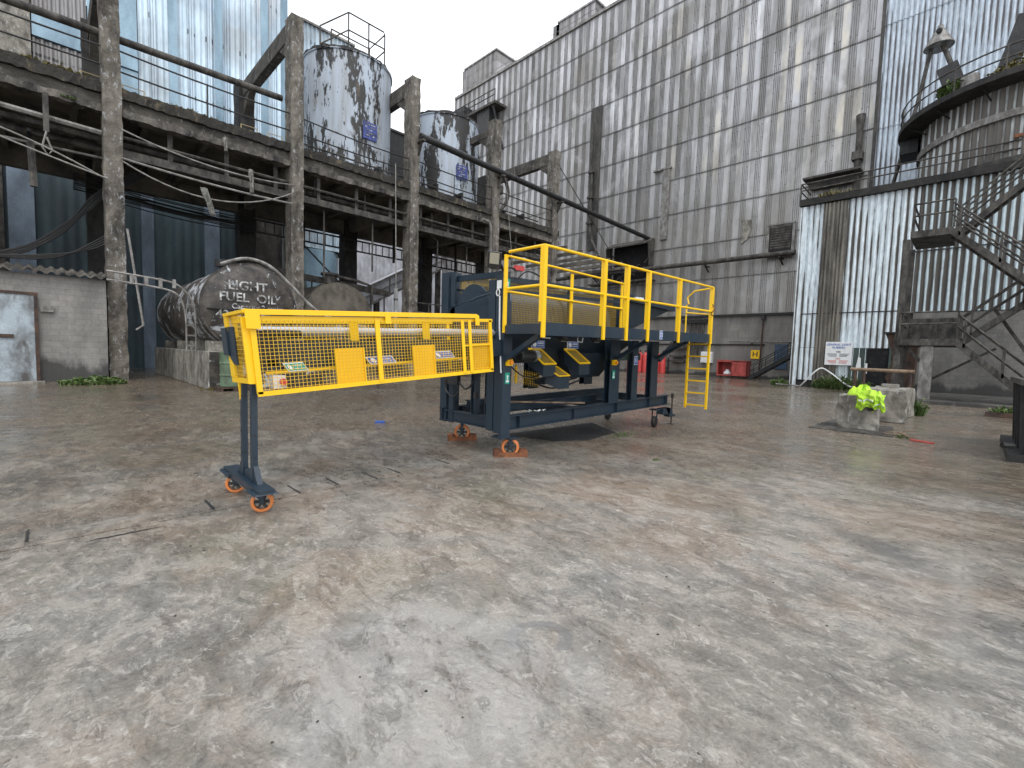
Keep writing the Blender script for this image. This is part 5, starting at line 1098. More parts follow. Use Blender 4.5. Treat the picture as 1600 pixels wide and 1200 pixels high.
# upper frame
c = MB()
c.bar((4.86, 5.1, 2.78), (4.95, 6.45, 2.84), .07, .09); c.bar((4.86, 5.2, 2.49), (4.95, 6.4, 2.66), .03, .04)
c.bar((4.9, FY+.12, 2.72), (8.6, FY+.12, 2.78), .06, .08); c.bar((5.0, RY, 2.86), (10.2, RY, 2.9), .06, .08); c.bar((4.9, FY+.12, 2.55), (8.2, FY+.12, 2.62), .04, .05)
for x in (4.95, 6.5, 8.2): c.bar((x, FY+.12, 1.95), (x, FY+.12, 2.72), .07, .07)
for x in (6.5, 8.2, 9.4): c.bar((x, RY, 1.8), (x, RY, 2.86), .07, .07)
for x in (6.5, 8.2): c.bar((x, FY+.14, 2.76), (x, RY-.04, 2.86), .05, .06)
B(c, 'upper_frame')
# end plate, drum housing
c = MB(); c.box(4.84, 4.87, 5.33, 6.4, 1.62, 2.36); c.box(4.87, 4.9, 6.0, 6.3, 1.2, 1.6); B(c, 'end_plate')
c = MB(); c.prism([Vector((4.88, 5.84, 2.3))+Vector((0, .4*math.cos(a), .4*math.sin(a))) for a in [math.pi*i/20 for i in range(21)]]+[Vector((4.88, 5.44, 1.9)), Vector((4.88, 6.24, 1.9))], (.05, 0, 0)); B(c, 'drive_guard')
c = MB(); c.tube([(4.8, 5.2, 2.52), (4.7, 5.5, 2.45), (4.66, 5.62, 2.4)], .018, 8); c.tube(bsp([(4.66, 5.62, 2.4), (4.66, 6.0, 2.35), (4.68, 6.22, 2.24), (4.76, 6.15, 2.17), (4.8, 6.0, 2.2)]), .009, 6); c.tube([(4.7, 6.4, 2.1), (4.66, 6.75, 1.95)], .006, 5); c.tube([(4.8, 6.3, 2.14), (4.78, 6.22, 2.0)], .006, 5); B(c, 'lever', 'navy', None, True)
c = MB(); n = 40; L0, L1, rr_ = 5.15, 8.05, .5
c.lathe((L0, 5.78, 2.2), (1, 0, 0), [(0, rr_-.1), (0, rr_), (.1, rr_), (.1, rr_-.03), (1.45, rr_-.03), (1.45, rr_), (1.53, rr_), (1.53, rr_-.03), (2.8, rr_-.03), (2.8, rr_), (2.9, rr_), (2.9, .1)], n); B(c, 'screen_drum', 'drum_blue', None, True)
def meshpanel(p, u, v, lu, lv, pitch, t, name, mat, par=None, fr=0, frmat=None, wires=None):
    """wire mesh of square bars in the plane p + u*a + v*b"""
    p = Vector(p); u = Vector(u); v = Vector(v); nn = u.cross(v).normalized()*t/2; c = MB(); nu = int(lu/pitch); nv = int(lv/pitch)
    for i in range(1, nu+1):
        a = p+u*(i*lu/(nu+1)); e = a+v*lv; w = u.normalized()*t/2; c.hexa([a-w-nn, a+w-nn, a+w+nn, a-w+nn], [e-w-nn, e+w-nn, e+w+nn, e-w+nn])
    for i in range(1, nv+1):
        a = p+v*(i*lv/(nv+1))+nn*.9; e = a+u*lu; w = v.normalized()*t/2; c.hexa([a-w-nn, a+w-nn, a+w+nn, a-w+nn], [e-w-nn, e+w-nn, e+w+nn, e-w+nn])
    return B(c, name, mat, par)
X_, Z_, Y_ = (1, 0, 0), (0, 0, 1), (0, 1, 0)
meshpanel((4.98, FY+.05, 2.02), X_, Z_, 2.92, .5, .034, .0045, 'side_mesh_guard', 'mesh_brass')
meshpanel((4.98, RY-.03, 2.0), X_, Z_, 3.2, .86, .045, .006, 'side_mesh_guard', 'mesh_brass')
meshpanel((4.96, 5.2, 2.56), (0, 1, .02), Z_, 1.1, .2, .03, .004, 'inner_guard', 'mesh_brass')
meshpanel((5.05, 5.22, 2.5), X_, Z_, 3.0, .2, .03, .005, 'inner_guard', 'mesh_brass')
# discharge hopper at the rear
c = MB(); c.hexa([(8.6, 5.15, 2.68), (10.6, 5.15, 2.6), (10.6, 6.5, 2.6), (8.6, 6.5, 2.68)], [(8.6, 5.15, 2.82), (10.6, 5.15, 2.74), (10.6, 6.5, 2.74), (8.6, 6.5, 2.82)])
c.hexa([(8.62, 5.3, 2.05), (9.0, 5.4, 2.1), (9.0, 6.3, 2.1), (8.62, 6.4, 2.05)], [(8.62, 5.22, 2.679), (10.4, 5.22, 2.6), (10.4, 6.4, 2.6), (8.62, 6.4, 2.679)]); B(c, 'discharge_hopper', 'navy_dark')
c = MB(); c.box(8.2, 8.36, 5.14, 5.3, 2.0, 2.75); c.box(8.45, 8.58, 5.2, 5.34, 2.0, 2.9); c.box(8.0, 9.6, 6.0, 6.3, 1.9, 2.0); B(c, 'hopper_frame', 'navy')
c = MB(); c.box(8.7, 9.0, 5.09, 5.14, 2.74, 2.78); c.box(8.1, 8.4, 5.05, 5.1, 2.68, 2.71); B(c, 'white_bracket', 'white')
# platform
PX0, PX1, PY0, PY1, PZ = 4.72, 10.42, 4.2, 4.93, 1.98
c = MB(); c.box(PX0, PX1, PY0, PY0+.02, PZ-.12, PZ+.06); c.box(PX0, PX1, PY0+.021, PY0+.09, PZ-.12, PZ-.105); c.box(PX0, PX1, PY1-.05, PY1, PZ-.1, PZ+.02); c.box(PX0, PX0+.02, PY0+.021, PY1-.051, PZ-.1, PZ+.04); c.box(PX1-.02, PX1, PY0+.021, PY1-.051, PZ-.1, PZ)
for k in range(12): x = PX0+.2+k*.47; c.box(x, x+.05, PY0+.021, PY1-.051, PZ-.1, PZ-.03)
B(c, 'platform_frame')
c = MB()
for k in range(24): y = PY0+.03+k*.028; c.box(PX0+.03, PX1-.03, y, y+.006, PZ-.028, PZ)
for k in range(80): x = PX0+.05+k*.07; c.box(x, x+.006, PY0+.03, PY1-.06, PZ-.0275, PZ-.004)
B(c, 'platform_grating', 'navy_dark')
for x in (4.82, 7.85, 9.5):
    c = MB(); c.bar((x, 4.97, 1.5), (x, 4.3, 1.86), .08, .07); B(c, 'platform_brace')
c = MB(); c.bar((9.62, 5.0, 1.45), (10.2, 4.9, 1.86), .08, .09); B(c, 'platform_brace')
# handrails
RH = 1.09
for i, x in enumerate((4.74, 6.18, 6.86, 7.58, 8.8, 10.38)):
    c = MB(); c.box(x-.022, x+.048, PY0-.028, PY0-.002, PZ-.15, PZ+RH); c.box(x-.022, x-.008, PY0-.001, PY0+.045, PZ+.065, PZ+RH); B(c, 'handrail_post', 'yellow')
for z in (RH, .56):
    c = MB(); c.tube([(PX0+.03, PY0, PZ+z), (PX1, PY0, PZ+z)], .021, 10); c.tube([(PX0+.03, PY0, PZ+z), (PX0+.03, PY1-.05, PZ+z)], .021, 10); B(c, 'handrail', 'yellow', None, True)
for x in (4.72, 6.28, 7.85):
    c = MB(); c.box(x-.03, x+.03, PY1-.03, PY1-.005, PZ-.05 if x > 5 else PZ-.08, PZ+(1.05 if x < 5 else .96)); B(c, 'handrail_post', 'yellow')
for z, zz in ((1.03, .96), (.52, .48)):
    c = MB(); c.tube([(4.74, PY1-.04, PZ+z), (7.85, PY1-.04, PZ+zz)], .018, 10); B(c, 'handrail', 'yellow', None, True)
# access end: hoop gate and ladder
c = MB(); c.tube([(10.4, 4.78, PZ-.02), (10.4, 4.78, PZ+.74), (10.38, 4.72, PZ+.76), (10.38, 4.76, PZ+.9), (10.38, 4.6, PZ+1.04), (10.38, 4.24, PZ+1.07)], .018, 8); c.tube([(10.38, 4.78, PZ+.56), (10.38, 4.24, PZ+.5)], .016, 8); B(c, 'gate_hoop', 'yellow', None, True)
c = MB(); c.tube(bsp([(10.36, 4.17, PZ+.72), (10.36, 4.13, PZ+.6), (10.36, 4.19, PZ+.52), (10.36, 4.15, PZ+.46)]), .012, 6); B(c, 'latch_hook', 'rust', None, True)
ld = None
c = MB()
for y in (4.24, 4.72): c.box(10.44, 10.5, y-.02, y+.02, .36, PZ+.05)
ld = B(c, 'ladder', 'yellow', None)
for k in range(6):
    c = MB(); z = .42+k*.28; c.box(10.45, 10.49, 4.262, 4.698, z-.012, z+.018); B(c, 'rung', 'yellow', ld)
# hopper, chutes, motor, control gear
c = MB(); c.hexa([(5.3, 5.45, 1.42), (8.2, 5.45, 1.42), (8.2, 5.9, 1.42), (5.3, 5.9, 1.42)], [(5.0, 5.2, 1.86), (8.9, 5.2, 1.86), (8.9, 6.3, 1.86), (5.0, 6.3, 1.86)]); c.hexa([(7.0, 5.4, 1.12), (7.9, 5.4, 1.12), (7.9, 5.9, 1.12), (7.0, 5.9, 1.12)], [(6.5, 5.22, 1.6), (8.3, 5.22, 1.6), (8.3, 5.95, 1.6), (6.5, 5.95, 1.6)]); B(c, 'hopper', 'navy_dark')
c = MB(); c.box(7.7, 9.0, 5.1, 5.14, 1.45, 1.6); B(c, 'green_panel', 'green_tank')
def chute(x, z, l, sgn=True):
    """box chute that slopes down towards the camera side; its top is a yellow framed mesh lid"""
    a = Vector((x, 5.12, z)); e = Vector((x+.02, 4.8, z-.23)); w = Vector((.3, 0, 0)); h = Vector((0, 0, -.19))
    c = MB(); c.hexa([a, a+w, a+w+h*1.3, a+h*1.3], [e, e+w, e+w+h, e+h]); cc = B(c, 'chute', 'navy_dark')
    n_ = (w.cross(e-a)).normalized(); n_ = n_ if n_.z > 0 else -n_
    o_ = n_*.012; d = e-a; c = MB()
    for p, q in ((a, e), (a+w, e+w)): c.bar(p+o_, q+o_, .03, .018, n_)
    c.bar(a+o_*1.1, a+w+o_*1.1, .05, .02, n_); c.bar(e+o_*1.1, e+w+o_*1.1, .03, .018, n_); B(c, 'lid_frame', 'yellow', cc)
    c = MB()
    for k in range(1, 11): p = a+w*k/11+n_*.006; c.bar(p, p+d, .005, .005, n_)
    for k in range(1, 18): p = a+d*k/18+n_*.008; c.bar(p, p+w, .005, .005, n_)
    B(c, 'lid_mesh', 'mesh_brass', cc)
    if sgn:
        c = MB(); c.box(x+.04, x+.36, 5.085, 5.095, z+.03, z+.15); sg = B(c, 'safety_sign', 'white', cc)
        c = MB(); c.box(x+.05, x+.35, 5.078, 5.084, z+.038, z+.142); B(c, 'blue_panel', 'blue_sign', cc)
        c = MB(); c.cyl((x+.1, 5.078, z+.09), (x+.1, 5.072, z+.09), .042, 20); c.text('GUARDS', (x+.245, 5.074, z+.108), X_, Z_, .042, .002); c.text('MUST BE FITTED', (x+.245, 5.074, z+.068), X_, Z_, .022, .002); B(c, 'pictogram', 'white', cc)
    return cc
chute(5.47, 1.65, 1); chute(6.4, 1.65, 1)
c = MB(); a = Vector((5.72, 4.95, 1.36)); e = Vector((5.8, 4.74, 1.22)); w = Vector((.28, 0, 0))
c.hexa([a, a+w, a+w+Vector((0, 0, -.25)), a+Vector((0, 0, -.25))], [e, e+w, e+w+Vector((0, 0, -.2)), e+Vector((0, 0, -.2))]); cc = B(c, 'chute', 'navy_dark')
c = MB(); o_ = Vector((0, -.006, .014))
for p, q in ((a, e), (a+w, e+w), (a, a+w), (e, e+w)): c.bar(p+o_, q+o_, .028, .016)
B(c, 'lid_frame', 'yellow', cc)
c = MB()
for k in range(1, 9): p = a+w*k/9+o_*.6; c.bar(p, p+(e-a), .005, .005)
for k in range(1, 9): p = a+(e-a)*k/9+o_*.7; c.bar(p, p+w, .005, .005)
B(c, 'lid_mesh', 'mesh_brass', cc)
meshpanel((5.35, 5.5, 1.12), (1, 0, -.18), Z_, .85, .26, .05, .005, 'lower_mesh_guard', 'yellow_mesh')
c = MB(); c.box(5.56, 5.6, 5.48, 5.5, 1.08, 1.4); B(c, 'guard_bar', 'yellow')
c = MB(); c.hexa([(6.05, 5.25, 1.05), (6.3, 5.25, 1.09), (6.3, 5.45, 1.09), (6.05, 5.45, 1.05)], [(6.0, 5.22, 1.12), (6.42, 5.22, 1.18), (6.42, 5.5, 1.18), (6.0, 5.5, 1.12)]); B(c, 'spill_tray', 'navy_dark')
c = MB(); c.lathe((5.14, 4.99, 1.55), (1, 0, 0), [(0, .06), (.03, .085), (.3, .085), (.31, .07)], 24)
for k in range(14): a_ = 2*math.pi*k/14; c.bar((5.18, 4.99+.088*math.cos(a_), 1.55+.088*math.sin(a_)), (5.42, 4.99+.088*math.cos(a_), 1.55+.088*math.sin(a_)), .01, .022, (0, math.cos(a_), math.sin(a_)))
mo = B(c, 'motor', 'black', None, True)
c = MB(); c.lathe((5.455, 4.99, 1.55), (1, 0, 0), [(0, .06), (.0, .092), (.08, .092), (.105, .08), (.115, .05)], 28); B(c, 'fan_cover', 'aluminium', mo, True)
c = MB(); c.lathe((5.571, 4.99, 1.55), (1, 0, 0), [(0, .022), (.008, .022)], 20); B(c, 'fan_grille', 'black', mo, True)
def estop(x, y, z, s_=1):
    c = MB(); c.box(x-.045*s_, x+.045*s_, y-.06, y, z-.05, z+.05); e_ = B(c, 'stop_button_box', 'yellow'); c = MB(); c.cyl((x, y-.061, z), (x, y-.1, z), .032, 16); B(c, 'stop_button', 'orange2', e_, True)
estop(4.85, 4.955, 1.46); estop(7.75, 4.98, 1.42)
def gsign(x, y, z):
    c = MB(); c.box(x-.045, x+.045, y-.006, y, z-.085, z+.085); g_ = B(c, 'green_sign', 'green_sign')
    c = MB(); c.cyl((x, y-.007, z+.03), (x, y-.01, z+.03), .018, 12); c.box(x-.012, x+.012, y-.009, y-.0065, z-.02, z+.012); c.box(x-.03, x+.03, y-.009, y-.0065, z-.06, z-.03); B(c, 'pictogram', 'white', g_)
gsign(4.85, 4.958, 1.22); gsign(7.78, 4.98, 1.18); gsign(4.87, 5.025, 2.62)
def bsign(x, y, z, w=.11, h=.16):
    c = MB(); c.box(x-w/2, x+w/2, y-.006, y, z-h/2, z+h/2); g_ = B(c, 'blue_sign', 'white')
    c = MB(); c.box(x-w/2+.008, x-.006, y-.009, y-.0061, z-h/2+.01, z+h/2-.01); c.box(x+.006, x+w/2-.008, y-.009, y-.0061, z-h/2+.01, z+h/2-.01); B(c, 'panel', 'blue_sign', g_)
    c = MB()
    for q in (-.25, .25): c.cyl((x+w*q, y-.0095, z+.03), (x+w*q, y-.012, z+.03), .012, 10); c.box(x+w*q-.008, x+w*q+.008, y-.012, y-.0095, z-.04, z+.01)
    B(c, 'pictogram', 'white', g_)
bsign(8.12, PY0-.002, PZ-.02); bsign(8.62, 4.99, 1.45, .13, .18)
# work lights below the platform
for x in (5.82, 6.75):
    c = MB(); c.hexa([(x, 4.75, 1.8), (x+.2, 4.75, 1.8), (x+.2, 4.85, 1.86), (x, 4.85, 1.86)], [(x, 4.72, 1.83), (x+.2, 4.72, 1.83), (x+.2, 4.82, 1.89), (x, 4.82, 1.89)]); c.box(x+.06, x+.14, 4.78, 4.82, 1.86, 1.9); l_ = B(c, 'work_light', 'black')
    c = MB(); c.hexa([(x+.03, 4.75, 1.794), (x+.17, 4.75, 1.794), (x+.17, 4.83, 1.842), (x+.03, 4.83, 1.842)], [(x+.03, 4.748, 1.798), (x+.17, 4.748, 1.798), (x+.17, 4.828, 1.846), (x+.03, 4.828, 1.846)]); B(c, 'lens', 'lamp_glass', l_)
c = MB(); c.tube([(6.35, 4.8, 1.87), (6.35, 4.8, 1.8), (6.48, 4.8, 1.79), (6.5, 4.8, 1.87)], .01, 6); c.tube([(5.3, 4.78, 1.85), (5.6, 4.78, 1.84)], .012, 6); B(c, 'cable_loop', 'white', None, True)
# floodlight on the corner post
F0 = Vector((4.62, 5.06, 2.95)); c = MB(); U = Vector((.62, -.75, -.12)).normalized(); Vv = Vector((-.22, -.3, .9)).normalized(); Nn = U.cross(Vv).normalized()
Nn = -Nn if Nn.dot(Vector((-1, -1, 0))) < 0 else Nn
def slab(m, c0, u, v, n, w, h, t): 
    u = u*w/2; v = v*h/2; n = n*t; return m.hexa([c0-u-v, c0+u-v, c0+u+v, c0-u+v], [c0-u-v+n, c0+u-v+n, c0+u+v+n, c0-u+v+n])
slab(c, F0-Nn*.05, U, Vv, Nn, .2, .24, .045); slab(c, F0-Nn*.08-Vv*.07, U, Vv, Nn, .14, .14, .03); c.bar(F0-Vv*.05+U*.1, Vector((4.86, 5.08, 2.78)), .03, .03); fl = B(c, 'floodlight', 'black')
c = MB(); slab(c, F0+Vv*.03, U, Vv, Nn, .14, .16, .004); B(c, 'lens', 'led_glass', fl)
c = MB(); c.box(4.75, 4.765, 5.04, 5.13, 2.56, 2.68); B(c, 'label_plate', 'white')
c = MB(); c.tube([Vector((4.74, 5.09, 2.5))+Vector((0, .035*math.cos(a), .05*math.sin(a))) for a in [math.pi*2*i/16 for i in range(17)]], .009, 6); c.tube([(4.75, 5.06, 2.45), (4.75, 5.05, 2.0), (4.76, 5.0, 1.3)], .012, 6); B(c, 'white_cable', 'white', None, True)
c = MB(); c.tube(bsp([(5.1, 5.05, 2.74), (5.25, 5.0, 2.86), (5.5, 5.0, 2.84), (5.7, 5.0, 2.74)]), .012, 6); B(c, 'black_cable', 'black', None, True); c = MB(); c.tube(bsp([(4.75, 4.95, 2.85), (4.9, 4.98, 2.87), (5.0, 5.0, 2.85)]), .014, 6); B(c, 'black_cable', 'black', None, True); c = MB(); c.tube(bsp([(5.0, 5.08, 1.42), (5.2, 4.99, 1.25), (5.5, 5.0, 1.22), (5.85, 5.05, 1.3)]), .012, 6); B(c, 'black_cable', 'black', None, True)
c = MB(); c.box(5.02, 5.2, 5.0, 5.06, 2.86, 2.93); B(c, 'red_connector', 'red')
# electrics on the rear corner post
c = MB(); c.box(4.72, 4.79, 6.0, 6.36, 1.05, 1.42); B(c, 'control_box', 'black')
c = MB(); c.cyl((4.72, 6.3, 1.52), (4.62, 6.3, 1.5), .05, 14); c.cyl((4.74, 6.12, 1.53), (4.64, 6.12, 1.52), .04, 14); B(c, 'red_plug', 'red', None, True)
c = MB(); c.cyl((4.8, 5.95, 1.52), (4.72, 5.95, 1.5), .04, 14); c.cyl((4.8, 5.4, 1.56), (4.75, 5.4, 1.56), .035, 12); B(c, 'white_socket', 'white', None, True)
c = MB(); c.tube(bsp([(4.76, 6.0, 1.1), (4.74, 5.8, 1.0), (4.75, 5.6, 1.15), (4.77, 5.5, 1.5)]), .016, 6); c.tube(bsp([(4.74, 6.25, 1.3), (4.7, 6.3, 1.0), (4.72, 6.12, .85), (4.76, 6.0, .95)]), .012, 6); c.tube(bsp([(4.75, 5.95, 1.48), (4.7, 5.88, 1.3), (4.73, 5.8, 1.22), (4.76, 5.86, 1.35)]), .012, 6); c.box(4.8, 4.86, 5.62, 5.68, .85, .95); c.box(4.8, 4.86, 5.36, 5.4, .8, .9); c.tube(bsp([(6.7, 6.4, 1.1), (7.6, 6.4, .82), (8.6, 6.4, .95)]), .02, 6); c.tube(bsp([(6.9, 6.35, 1.2), (7.4, 6.35, .95), (8.4, 6.35, 1.02)]), .02, 6); B(c, 'power_cable', 'black', None, True)
# things left in the frame
c = MB(); c.bar((5.25, 5.52, .79), (6.95, 5.04, .72), .028, .028) ; tag(c.build('wooden_stick', 'wood', None), 'long pale wooden stick lying across the machine chassis beams', 'stick')
c = MB(); rr = random.Random(61)
for k in range(9): x = 5.45+rr.uniform(0, .45); y = 5.06+rr.uniform(-.04, .04); c.tube([(x, y, .655), (x+rr.uniform(-.08, .08), y+rr.uniform(-.05, .05), .67)], .012, 6)
tag(c.build('loose_fittings', 'aluminium', None), 'handful of loose metal fittings lying on the front chassis beam', 'fittings')
# castors
def castor(x, y, zt, r=.115, w=.07, rot=0., chock=True, wheelmat='orange', label=None):
    u = Vector((math.cos(rot), math.sin(rot), 0)); n_ = Vector((-math.sin(rot), math.cos(rot), 0)); ctr = Vector((x, y, r)); root = WL[mc.name]
    c = MB()
    for s_ in (-1, 1): c.hexa([ctr+n_*s_*(w/2+.008)+u*k+Vector((0, 0, z)) for k, z in ((-.012, -.012), (.012, -.012), (.035, zt-r-.03), (-.035, zt-r-.03))], [ctr+n_*s_*(w/2+.02)+u*k+Vector((0, 0, z)) for k, z in ((-.012, -.012), (.012, -.012), (.035, zt-r-.03), (-.035, zt-r-.03))])
    c.box(x-.09, x+.09, y-.09, y+.09, zt-.03, zt); f_ = c.build('castor', 'navy_dark', mc)
    c = MB(); c.lathe(ctr-n_*w/2, n_, [(0, r*.7), (0, r*.93), (w*.15, r), (w*.85, r), (w, r*.93), (w, r*.7), (0, r*.7)], 36, False); c.build('tyre', wheelmat, f_, True)
    c = MB(); c.lathe(ctr-n_*(w/2+.006), n_, [(0, r*.1), (0, r*.24), (w+.012, r*.24), (w+.012, r*.1)], 20)
    for k in range(6): a = k*math.pi/3; d = u*math.cos(a)+Vector((0, 0, 1))*math.sin(a); c.bar(ctr+d*r*.2, ctr+d*r*.7, .022, w*.7, n_)
    c.build('hub', 'steel_dirty', f_); return f_
castor(5.02, 5.02, .3, .14, .09, R(-42)); castor(5.25, 6.5, .38, .14, .09, R(-42)); castor(9.75, 5.1, .42, .125, .08, R(10), wheelmat='black'); castor(9.9, 6.45, .42, .125, .08, R(10), wheelmat='black')
c = MB(); c.box(9.95, 10.3, 5.0, 5.16, .28, .42); c.prism([(10.1, 5.0, .42), (10.35, 5.0, .42), (10.5, 5.0, .2), (10.3, 5.0, .2)], (0, .14, 0)); c.box(10.3, 10.62, 5.02, 5.14, .2, .24); B(c, 'jack_bracket', 'navy', None, False, False)
c = MB(); c.tube([(10.55, 5.08, .012), (10.55, 5.08, .72)], .018, 8); c.box(10.48, 10.62, 5.02, 5.14, 0, .012); c.tube([(10.55, 5.08, .64), (10.55, 5.08, .74)], .035, 8); B(c, 'jack_leg', 'rust_dark', None, False, False)
# wheel chocks stand on the ground: things of their own
def chock(x, y, label, rot):
    c = MB(); u = Vector((math.cos(rot), math.sin(rot), 0)); n_ = Vector((-math.sin(rot), math.cos(rot), 0)); o_ = Vector((x, y, 0))
    for s_ in (-1, 1): c.prism([o_+u*s_*.06-n_*.09+Vector((0, 0, .0)), o_+u*s_*.26-n_*.09, o_+u*s_*.26-n_*.09+Vector((0, 0, .1)), o_+u*s_*.16-n_*.09+Vector((0, 0, .11))], n_*.18)
    c.prism([o_-u*.26-n_*.11, o_+u*.26-n_*.11, o_+u*.26-n_*.11+Vector((0, 0, .07)), o_-u*.26-n_*.11+Vector((0, 0, .07))], n_*.02); tag(c.build('wheel_chock', 'rust', None), label, 'wheel chock', 'rusty wheel chocks')
chock(5.02, 5.02, 'rusty steel chock cradling the nearest front castor of the blue machine', R(-35)); chock(5.25, 6.5, 'rusty steel chock cradling the castor at the rear corner of the blue machine', R(-35))
m = MB(); rr = random.Random(101)
for k in range(420):
    x = rr.uniform(.3, 14); y = rr.uniform(.2, 12); q = rr.uniform(.003, .012)*(1 if rr.random() < .93 else 2)
    b0 = len(m.v); m.v += [(x+q*math.cos(a+rr.random())*rr.uniform(.7, 1.2), y+q*math.sin(a+rr.random())*rr.uniform(.7, 1.2), .0005) for a in (0, 1.57, 3.14, 4.71)]+[(x, y, q*.9)]
    m.f += [(b0, b0+1, b0+4), (b0+1, b0+2, b0+4), (b0+2, b0+3, b0+4), (b0+3, b0, b0+4)]
tag(m.build('grit', 'concrete_dark', None), 'scattered grit and small stones over the wet yard', 'grit', kind='stuff')
# ---- caged boom, rising slightly towards the machine
CX0, CX1, CN, CF = 1.33, 4.38, 4.8, 5.42
zb = lambda x: 1.135+(x-CX0)*.072
zt = lambda x: 1.855+(x-CX0)*.062
cg = MB()
def rail(p, q, w, h, m=None): (m or cg).bar(p, q, w, h)
rail((CX0, CN, zb(CX0)), (CX1, CN, zb(CX1)), .03, .045); rail((CX0, CN, zt(CX0)), (CX1+.02, CN, zt(CX1)), .03, .04)
for x in (CX0+.02, CX1-.02): rail((x, CN, zb(x)), (x, CN, zt(x)), .03, .05)
for x in (2.63, 3.86, 3.98): rail((x, CN-.018, zb(x)), (x, CN-.018, zt(x)), .012, .05) if x != 2.63 else rail((x, CN-.018, zb(x)), (x, CN-.018, zt(x)), .012, .055)
rail((1.45, CN+.1, zb(1.45)+.19), (4.0, CN+.1, zb(4.0)+.19), .03, .02); rail((3.86, CN, zb(3.86)+.36), (4.36, CN, zb(4.36)+.36), .02, .02)
gc_ = B(cg, 'cage_frame', 'yellow', None, False, 'boom')
def mesh_ln(y, x0, x1, name, par, a=.0, b_=1.):
    zl = lambda x: zb(x)+(zt(x)-zb(x))*a
    c = MB(); n = int((x1-x0)/.04); t = .0042
    for i in range(1, n):
        x = x0+(x1-x0)*i/n; c.bar((x, y, zl(x)+.02), (x, y, zt(x)-.02), t, t)
    for k in range(1, 20):
        q = k/20
        if q < a: continue
        c.bar((x0, y+t*.9, zb(x0)+(zt(x0)-zb(x0))*q), (x1, y+t*.9, zb(x1)+(zt(x1)-zb(x1))*q), t, t)
    return c.build(name, 'yellow_mesh', par, False, 0, TB)
mesh_ln(CN+.01, CX0+.03, CX1-.03, 'wire_mesh', mc); mesh_ln(CF, CX0+.05, CX1-.2, 'wire_mesh', mc, .66)
# far side frame
cg = MB()
rail((CX0, CF, zt(CX0)), (CX1-.2, CF, zt(CX1-.2)), .03, .07)
for x in (1.36, 4.1): rail((x, CF, zb(x)), (x, CF, zt(x)), .02, .04)
for x in (2.5, 3.5): rail((x, CN+.3, zt(x)-.02), (x, CN+.3, zt(x)-.24), .03, .1)
B(cg, 'cage_frame', 'yellow', None, False, 'boom')
# top angles with end tab and end frame
c = MB(); c.bar((CX0-.03, CN-.03, zt(CX0)+.05), (4.12, CN-.03, zt(4.12)+.05), .03, .045); c.bar((CX0-.03, CN+.02, zt(CX0)+.075), (4.12, CN+.02, zt(4.12)+.075), .07, .01)
c.box(CX0-.045, CX0+.08, CN-.05, CN-.046, zt(CX0)-.1, zt(CX0)+.08); c.box(2.72, 2.79, CN-.05, CN-.046, zt(2.75)-.05, zt(2.75)+.06); c.box(4.06, 4.13, CN-.05, CN-.046, zt(4.1)-.07, zt(4.1)+.06); B(c, 'top_angle', 'yellow', None, False, 'boom')
c = MB(); c.bar((CX0-.02, CN, zt(CX0)+.06), (CX0-.02, 5.5, zt(CX0)+.045), .06, .03); c.bar((CX0-.03, 5.4, zt(CX0)-.04), (CX0-.03, 5.52, zt(CX0)-.04), .02, .16); c.bar((CX0-.02, CN+.03, zb(CX0)+.1), (CX0-.02, CN+.03, zt(CX0)), .03, .09); c.bar((CX0-.02, CN+.05, zb(CX0)+.12), (CX0-.02, 5.5, zb(CX0)+.1), .03, .05)
c.box(CX0-.035, CX0-.01, 5.36, 5.52, zb(CX0)+.13, zb(CX0)+.36); c.box(CX0-.03, CX0, 5.28, 5.33, zb(CX0)-.1, zb(CX0)+.08); B(c, 'end_frame', 'yellow', None, False, 'boom')
c = MB(); t = .0042
for k in range(1, 14): y = CN+.07+k*.042; c.bar((CX0-.02, y, zb(CX0)+.13), (CX0-.02, y, zt(CX0)+.04), t, t)
for k in range(1, 16): z = zb(CX0)+.12+k*.043; c.bar((CX0-.025, CN+.06, z), (CX0-.025, CN+.64, z), t, t)
c.build('wire_mesh', 'yellow_mesh', mc, False, 0, TB)
def sheetp(x0, x1, f0, f1, name='solid_panel'):
    c = MB(); n = 10; z = lambda x, f: zb(x)+(zt(x)-zb(x))*f
    c.hexa([(x0, CN+.03, z(x0, f0)), (x1, CN+.03, z(x1, f0)), (x1, CN+.034, z(x1, f0)), (x0, CN+.034, z(x0, f0))], [(x0, CN+.03, z(x0, f1)), (x1, CN+.03, z(x1, f1)), (x1, CN+.034, z(x1, f1)), (x0, CN+.034, z(x0, f1))])
    c.bar((x0, CN+.024, z(x0, f0)), (x0, CN+.024, z(x0, f1)), .02, .012); c.bar((x1, CN+.024, z(x1, f0)), (x1, CN+.024, z(x1, f1)), .02, .012); return B(c, name, 'yellow', None, False, 'boom')
sheetp(2.13, 2.46, .03, .56); sheetp(3.1, 3.41, .03, .56); sheetp(4.0, 4.36, .03, .5)
c = MB()
for k in range(13): c.bar((4.02, CN+.02, zb(4.02)+.04+k*.028), (4.34, CN+.02, zb(4.34)+.04+k*.028), .008, .012)
B(c, 'rib', 'yellow', None, False, 'boom')
